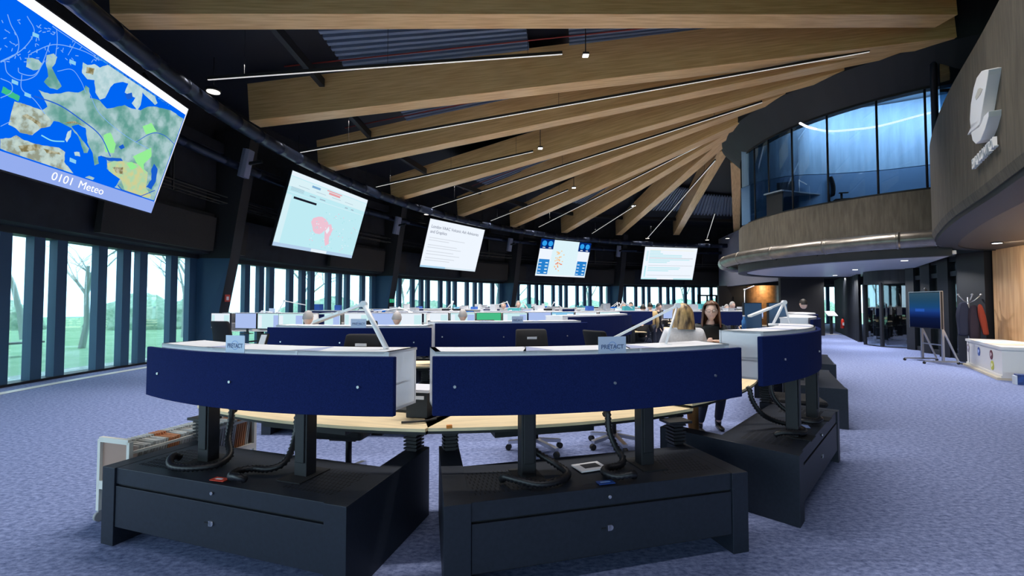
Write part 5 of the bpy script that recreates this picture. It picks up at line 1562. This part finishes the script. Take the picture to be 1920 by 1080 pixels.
# display on a wheeled trolley
def tv_stand():
    L, Rr = at(1707, 560, 13.6), at(1765, 560, 12.4)
    r = empty('display_trolley', ((L.x + Rr.x) / 2, (L.y + Rr.y) / 2, 0), math.atan2(Rr.y - L.y, Rr.x - L.x))
    w = (Vector((Rr.x, Rr.y)) - Vector((L.x, L.y))).length; h2 = w / 2
    z0, z1 = .93, 1.93
    MB().box(-h2, h2, -.03, .03, z0, z1).build('housing', M_black, r); MB().box(-h2 - .012, h2 + .012, -.038, -.03, z1, z1 + .015).box(-h2 - .012, -h2, -.038, -.03, z0, z1).box(h2, h2 + .012, -.038, -.03, z0, z1).build('edge_trim', M_alu, r)
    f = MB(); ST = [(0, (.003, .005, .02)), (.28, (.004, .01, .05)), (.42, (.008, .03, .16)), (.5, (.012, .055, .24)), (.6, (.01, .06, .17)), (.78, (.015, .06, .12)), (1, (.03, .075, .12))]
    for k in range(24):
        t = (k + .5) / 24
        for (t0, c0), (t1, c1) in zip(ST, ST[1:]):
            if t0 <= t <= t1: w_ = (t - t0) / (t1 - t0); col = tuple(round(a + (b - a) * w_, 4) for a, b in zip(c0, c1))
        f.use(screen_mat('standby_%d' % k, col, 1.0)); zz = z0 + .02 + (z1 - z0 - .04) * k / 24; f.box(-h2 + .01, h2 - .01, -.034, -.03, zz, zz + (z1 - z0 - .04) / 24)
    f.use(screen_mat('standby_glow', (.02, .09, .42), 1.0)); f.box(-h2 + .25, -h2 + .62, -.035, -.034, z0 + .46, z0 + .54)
    f.build('display', None, r)
    for x in (-h2 * .55, h2 * .75):
        MB().bar((x, .1, .06), (x, .1, 1.95), .05, .05, up=(0, 1, 0)).build('upright', M_alu, r)
        MB().bar((x, -.35, .07), (x, .45, .07), .05, .04).build('foot', M_alu, r)
        MB().bar((x, .1, .95), (x + .03, .42, .10), .035, .035).build('strut', M_alu, r)
        for y in (-.35, .45): MB().tube([(x - .015, y, .035), (x + .015, y, .035)], .035, 12).build('caster', M_rubber, r)
    MB().bar((-h2 * .55, .1, .5), (h2 * .75, .1, .5), .03, .03).bar((-h2 * .55, .1, 1.2), (h2 * .75, .1, 1.2), .03, .05).build('crossbar', M_alu, r)
    MB().tube([(0, 0, z1), (0, 0, z1 + .12)], .02, 8).box(-.05, .05, -.03, .03, z1 + .02, z1 + .08).build('camera_mount', M_black, r)
    return tag(r, 'large dark blue display on a wheeled aluminium trolley by the glazed wall', 'display')
tv_stand()
# coat rack with coats
cr = at(1820, 640, 12.6); base = Vector((12.10, 12.45, 0))
r = empty('coat_rack', base)
MB().tube([(0, 0, .02), (0, 0, 1.78)], .022, 10).build('pole', M_alu, r)
for k in range(5):
    a = 2 * PI * k / 5 + .5; MB().tube([(0, 0, 1.62), (.12 * math.cos(a), .12 * math.sin(a), 1.70), (.24 * math.cos(a), .24 * math.sin(a), 1.84)], .011, 8).ball((.24 * math.cos(a), .24 * math.sin(a), 1.85), .024, 8, 6).build('hook', M_alu, r)
MB().tube([(0, 0, 0), (0, 0, .03)], .2, 20).build('base', M_black, r)
tag(r, 'metal coat rack with curved hooks, hung with coats, by the oak wall', 'coat rack')
def coat(dx, dy, top, w, L, m, label, lean=0):
    b = MB(); rows = []
    for i in range(9):
        t = i / 8; ww = w * (.5 + .5 * min(1, t * 3.2)) * (1 + .1 * math.sin(t * 5)); z = top - L * t
        rows.append([(base.x + dx + lean * t + ww * math.cos(a) * (1 + .12 * math.sin(5 * a + t * 3)), base.y + dy + ww * .55 * math.sin(a) * (1 + .15 * math.sin(4 * a + t * 2)), z) for a in [2 * PI * k / 18 for k in range(18)]])
    b.strip(rows, closed=True); n = 18; s0 = len(b.v) - n * 9; b.face([s0 + k for k in range(n)]); b.face([s0 + 8 * n + k for k in range(n)])
    o = b.build('coat', m, subsurf=1); return tag(o, label, 'coat')
coat(-.12, .02, 1.66, .17, .92, mat('navy_coat', (.008, .012, .035), .9), 'navy coat hanging on the left of the coat rack')
coat(.04, -.10, 1.58, .15, .95, mat('plum_coat', (.014, .008, .02), .9), 'dark plum coat hanging in the middle of the coat rack')
coat(.06, -.24, 1.60, .085, .82, mat('red_coat', (.20, .022, .008), .85), 'orange red coat hanging on the right of the coat rack', .14)

# white chest with stickers
ca, cb = Vector((11.86, 12.31)), Vector((10.27, 9.91))
v = (cb - ca).normalized(); nrm = Vector((v.y, -v.x))      # towards the hall is -? computed so that it points to the camera side
if nrm.x > 0: nrm = -nrm
L = (cb - ca).length
r = empty('white_chest', (ca.x, ca.y, 0), math.atan2(v.y, v.x))
# local x along the front from far to near corner; hall side is local -y or +y
sgn = 1 if (Matrix.Rotation(math.atan2(v.y, v.x), 2) @ Vector((0, 1))).dot(nrm) > 0 else -1
D_ = -sgn
M_chest = mat('cream_white_lacquer', (.74, .72, .68), .4)
def cbx(mb, x0, x1, y0, y1, z0, z1): mb.box(x0, x1, min(D_*y0, D_*y1), max(D_*y0, D_*y1), z0, z1); return mb
cbx(MB(), .0, L, .02, 1.1, .1, .64).build('body', M_chest, r)
cbx(MB(), -.04, L + .03, 0.0, 1.14, .64, .70).build('lid', M_chest, r)
cbx(MB(), -.06, L + .0, -.06, 1.1, 0, .05).build('plinth', mat('pale_timber', (.62, .55, .42), .6), r)
cbx(MB(), .0, L, -.0, 1.1, .05, .1).build('base_rail', M_chest, r)
for k in range(1): cbx(MB(), .2 + k * .9, .215 + k * .9, .012, .02, .1, .64).build('seam', mat('seam_grey', (.3, .3, .32), .7), r)
for x, z, c1, c2 in ((.16, .47, (.30, .26, .30), (.6, .6, .65)), (1.15, .46, (.02, .08, .35), (.5, .6, .9)), (2.15, .47, (.12, .01, .03), (.65, .5, .5)), (2.2, .24, (.55, .55, .06), (.8, .8, .5))):
    q = MB().tube([(x, D_ * .018, z), (x, D_ * .010, z)], .105, 28).build('sticker', mat('sticker_%d' % int(x * 100), c1, .5), r)
    e = MB(); e.bar((x - .05, D_ * .008, z - .03), (x + .06, D_ * .008, z + .03), .002, .05); e.tube([(x - .03, D_ * .009, z + .02), (x - .03, D_ * .007, z + .02)], .03, 12); e.build('sticker_mark', mat('sticker_mark_%d' % int(x * 100), c2, .5), q)
tag(r, 'long cream white chest with four round stickers, in front of the oak wall', 'chest')
# papers on the chest
random.seed(8)
for k, (x, y, w, h, c, lab) in enumerate(((1.3, .35, .5, .7, (.45, .62, .85), 'pale blue sheet lying on the white chest'), (2.0, .42, .55, .8, (.8, .45, .36), 'salmon coloured sheet lying on the white chest'), (.7, .4, .45, .6, (.75, .76, .8), 'white sheet lying on the far end of the white chest'))):
    o = MB(); q = Matrix.Rotation(math.atan2(v.y, v.x), 4, 'Z')
    p = Vector((ca.x, ca.y, .702)) + q @ Vector((x, D_ * y, 0))
    o.box(-w/2, w/2, -h/2, h/2, 0, .004); oo = o.build('paper_sheet', mat('sheet_%d' % k, c, .6)); oo.location = p; oo.rotation_euler = (0, 0, math.atan2(v.y, v.x) + .2); tag(oo, lab, 'paper')
# blue box
bx_ = at(1895, 700, 9.75); r = empty('blue_carton', (10.02, 9.36, 0), R_(-33))
MB().box(0, .8, 0, .2, 0, .20).build('body', mat('deep_blue_print', (.003, .01, .09), .35, noise=1, nscale=9, col2=(.008, .06, .30)), r)
MB().box(-.03, .0, 0, .19, 0, .17).build('side_flap', mat('pale_flap', (.55, .6, .66), .5), r)
MB().box(.1, .38, -.005, 0, .09, .11).box(.3, .36, -.005, 0, .03, .05).build('pale_print', mat('bright_blue_print', (.08, .4, .85), .5), r)
tag(r, 'deep blue printed carton on the floor at the foot of the white chest', 'box')

# lectern, extinguisher and desks near the slatted wall
lp = Vector((17.1, 24.6, 0)); r = empty('lectern', (16.7, 24.6, 0))
MB().box(-.05, .05, -.05, .05, .03, 1.05).build('post', M_black, r); MB().box(-.28, .28, -.2, .2, 0, .03).build('base', mat('pale_base', (.5, .5, .52), .5), r)
MB().box(-.26, .26, -.2, .2, -.012, .012, Matrix.Translation((0, 0, 1.1)) @ Matrix.Rotation(R_(38), 4, 'X')).build('reading_board', M_paper, r)
tag(r, 'slim lectern with a white reading board near the slatted black wall', 'lectern')
def extinguisher(p, label, s=1.0, wallside=None):
    r = empty('fire_extinguisher', p)
    MB().tube([(0, 0, 0), (0, 0, .02), (0, 0, .40), (0, 0, .46), (0, 0, .50)], .08 * s, 16, radii=[.07, .082, .082, .05, .025]).build('cylinder', mat('extinguisher_red', (.62, .03, .015), .35), r)
    MB().box(-.02, .05, -.015, .015, .50, .55).bar((-.02, 0, .56), (.09, 0, .53), .02, .012).build('valve', M_black, r)
    MB().tube(smooth_path([(.0, -.02, .52), (-.09, -.03, .45), (-.095, -.03, .25), (-.06, -.05, .1)], 6), .012, 6).build('hose', M_black, r)
    MB().box(-.045, .045, -.084, -.078, .15, .3).build('label', M_paper, r)
    return tag(r, label, 'fire extinguisher')
c = polar(27.0, COLS[1] - .3); e0 = at(418, 608, 14.3)
extinguisher(polar(27.38, 172.5, .66), 'red fire extinguisher hanging on the leaning column near the windows')
extinguisher((17.0, 24.2, .35), 'small red fire extinguisher far off beside the lectern')
s = MB().box(-.11, .11, -.008, .008, -.11, .11); so_ = s.build('sign_plate', mat('red_sign', (.55, .06, .04), .5))
so_.location = polar(27.37, 172.5, 1.78); so_.rotation_euler = (0, 0, R_(82.5)); MB().box(-.05, .05, -.012, -.008, -.06, .05).build('pictogram', M_paper, so_); tag(so_, 'small square red fire sign on the leaning column above the extinguisher', 'sign')
# green escape signs
def esc(p, deg, lab):
    o = MB().box(-.16, .16, -.02, .02, -.09, .09).build('exit_sign', mat('exit_green', (.02, .35, .16), .5, emis=.8)); o.location = p; o.rotation_euler = (0, 0, R_(deg))
    w = MB().bar((-.06, -.024, -.04), (.0, -.024, .02), .004, .02); w.bar((.0, -.024, .02), (.05, -.024, -.04), .004, .02).bar((.03, -.024, .0), (.12, -.024, .0), .004, .015).ball((.005, -.024, .05), .018, 8, 6); w.build('running_figure', M_paper, o)
    tag(o, lab, 'sign')
p = at(1642, 508, 18.2); esc((p.x, p.y, 2.85), 0, 'green escape sign above the revolving door')
esc(polar(27.36, 152.7, 1.76), 152.7 - 90,  'small green escape sign on the second leaning column')

# emblem and lettering on the parapet wall
Pa, Pb = Vector((5.56, 5.03, 0)), Vector((7.62, 8.05, 0))
ux = -(Pb - Pa).normalized()                 # reads from far to near: left in the picture is far
ny = Vector((-(-ux).y, (-ux).x, 0))          # towards the hall
def wallpoint(px, py, off):
    o = Vector((0, 0, EYE)); d = ray(px, py); c = Vector((7.0, 7.12, 4)) + ny * off
    t = (c - o).dot(ny) / d.dot(ny); return o + d * t
M_sign = mat('white_sign_plastic', (.80, .80, .84), .4)
O0 = wallpoint(1843, 200, .06)
MW = Matrix.Translation(O0) @ Matrix((ux, Vector((0, 0, 1)), ux.cross(Vector((0, 0, 1))))).transposed().to_4x4()
emb = empty('wall_emblem'); emb.matrix_world = MW
MI = MW.inverted()
zc = lambda x, y: (1780 + x / 4.5, 100 + y / 4.5)
def outline(pts): return [tuple((MI @ wallpoint(*zc(*p), .16))[:2]) for p in pts]
def hallside():   # local z direction that points to the hall
    return 1 if (ux.cross(Vector((0, 0, 1)))).dot(ny) > 0 else -1
hs_ = hallside()
def emboss(pts, z0, z1, name, m, parent):
    return MB().prism(outline(pts), min(hs_*z0, hs_*z1), max(hs_*z0, hs_*z1)).build(name, m, parent, bevel=.006)
# letter shaped like a leaning loop: front faces traced, real thickness towards the wall
emboss([(270,150),(300,140),(330,140),(325,190),(300,330),(262,560),(225,600),(180,640),(172,560),(180,430),(205,290),(230,205)], -.04, .10, 'leaf_upper', M_sign, emb)
emboss([(262,560),(250,600),(225,625),(150,690),(180,625),(178,600)], .0, .10, 'leaf_tip', M_sign, emb)
emboss([(182,670),(215,645),(250,620),(268,590),(290,530),(330,490),(328,540),(300,640),(262,735),(222,765),(195,735)], -.04, .10, 'loop_lower', M_sign, emb)
emboss([(245,300),(262,290),(282,300),(262,350),(228,395),(220,370)], .10, .104, 'recess', mat('sign_recess', (.50, .49, .47), .6), emb)
tag(emb, 'large white leaf-like loop emblem on the concrete parapet', 'emblem')
tp0 = MI @ wallpoint(*zc(195, 945), .10); tp1 = MI @ wallpoint(*zc(395, 735), .10)
tx = empty('wall_lettering'); dvec = Vector((tp1.x - tp0.x, tp1.y - tp0.y)); ang2 = math.atan2(dvec.y, dvec.x)
tx.matrix_world = MW @ Matrix.Translation((tp0.x, tp0.y, 0)) @ Matrix.Rotation(ang2, 4, 'Z')
tl = text('EUROCONTROL', .20, M_sign, tx, (0, 0, hs_ * .03), (0, 0, 0), .02, 'letters', 'LEFT', sx=dvec.length / (.20 * 7.8))
tag(tx, 'raised white word under the emblem on the concrete parapet', 'lettering')

# furniture glimpsed in the glazed upper room
cz = 4.56
def up_px(px, py, d): return at(px, py, d)
p = at(1576, 372, 15.6); c = copy_tree(ch0); c.location = (p.x, p.y, cz); c.rotation_euler = (0, 0, R_(70)); tag(c, 'black swivel chair inside the glazed upper room', 'office chair')
p = at(1490, 372, 15.8); r = empty('desk', (p.x, p.y, cz), R_(20)); MB().box(-1.0, 1.0, -.35, .35, .72, .76).build('desktop', mat('grey_top', (.2, .25, .32), .4), r)
for x in (-.9, .9): MB().box(x - .03, x + .03, -.3, .3, 0, .72).build('leg', M_black, r)
tag(r, 'desk with monitors inside the glazed upper room', 'desk')
o = monitor(6, p.x - .3, p.y, cz + .76, 150, 'dark monitor on the desk inside the glazed upper room', None)
p2 = Vector((p.x + .1, p.y - .1, cz + .76)); desk_lamp(p2, p2 + Vector((0, 0, .45)), p2 + Vector((.25, 0, .3)), 'white lamp on the desk inside the glazed upper room')

# ------------------------------------------------------------------ outside: bare trees, bushes, bench
M_bark = mat('pale_bark', (.30, .32, .28), .9); M_twig = mat('twigs', (.22, .24, .18), .9)
M_bush = mat('spring_bush', (.26, .38, .26), .95, noise=1, nscale=5, col2=(.45, .55, .42), spec=.1)
def tree(p, h, seed, label):
    rnd = random.Random(seed); m = MB()
    def grow(a, d, L, r, lev):
        pts = [a]; dd = d.copy(); q = a
        for k in range(3):
            dd = (dd + Vector((rnd.uniform(-.16, .16), rnd.uniform(-.16, .16), rnd.uniform(-.03, .12)))).normalized(); q = q + dd * L / 3; pts.append(q)
        m.tube(pts, r, 5 if lev < 2 else 3, radii=[r, r * .85, r * .7, r * .5], caps=False)
        if lev < 4:
            n = 3 if lev < 3 else 4
            for k in range(n):
                t = rnd.choice((1, 2, 3)) if lev else rnd.choice((2, 3, 3)); az = rnd.uniform(0, 6.28)
                nd = (dd * .75 + Vector((math.cos(az), math.sin(az), rnd.uniform(-.1, .5))) * .75).normalized()
                grow(pts[t], nd, L * rnd.uniform(.55, .75), r * .5, lev + 1)
    grow(Vector((0, 0, -.1)), Vector((0, 0, 1)), h * .42, h * .016, 0)
    o = m.build('tree', M_bark); o.location = (p.x, p.y, -.14); return tag(o, label, 'tree', 'bare trees outside the windows')
random.seed(31)
for k, (a, R, h) in enumerate(((184, 36, 8), (181.5, 41, 9), (178.5, 35, 7), (176.3, 44, 9), (174, 37, 8), (171, 42, 9), (168, 36, 8), (164, 44, 10), (159, 38, 8), (154, 45, 9), (148, 38, 8), (142, 44, 9), (136, 37, 8), (129, 44, 10), (121, 38, 8), (114, 44, 9), (106, 38, 8), (99, 45, 9), (90, 38, 8), (80, 40, 9))):
    tree(polar(R, a), h, k, 'bare tree on the lawn outside the window band')
for k in range(22):
    a = 60 + k * 6.6 + random.uniform(-1, 1); R = 50 + (k % 2) * 7; p = polar(R, a); s = random.uniform(1.7, 2.3)
    b = MB(); rnd = random.Random(k); rows = []
    for i in range(11):
        t = PI * i / 10 * .62; rows.append([(s * 1.5 * math.sin(t) * math.cos(f) * (1 + rnd.uniform(-.18, .18)), s * math.sin(t) * math.sin(f) * (1 + rnd.uniform(-.18, .18)), s * math.cos(t) * (1 + rnd.uniform(-.12, .12)) + .3) for f in [2 * PI * j / 20 for j in range(20)]])
    b.strip(rows, closed=True); o = b.build('bush', M_bush); o.location = (p.x, p.y, -.3); tag(o, 'round spring green bush at the back of the lawn', 'bush', 'bushes at the back of the lawn')
# bench and low rail outside
def bench(p, deg, lab, L=1.6):
    r = empty('garden_bench', (p.x, p.y, -.14), R_(deg)); MB().box(-L/2, L/2, -.2, .2, .42, .48).build('seat', mat('weathered_wood', (.16, .15, .14), .8), r)
    for x in (-L/2 + .15, L/2 - .15): MB().box(x - .05, x + .05, -.18, .18, 0, .42).build('leg', mat('weathered_wood2', (.12, .11, .1), .8), r)
    tag(r, lab, 'bench')
bench(polar(33.5, 178.8), 100, 'low wooden bench on the lawn seen through the widest pane'); bench(polar(33.0, 183.2), 95, 'low wooden bench on the lawn near the left edge', 3.0); bench(polar(35.0, 174.3), 80, 'long low bench on the lawn left of the leaning column', 3.5)

# tidy: any leftover mesh prototypes are all placed above
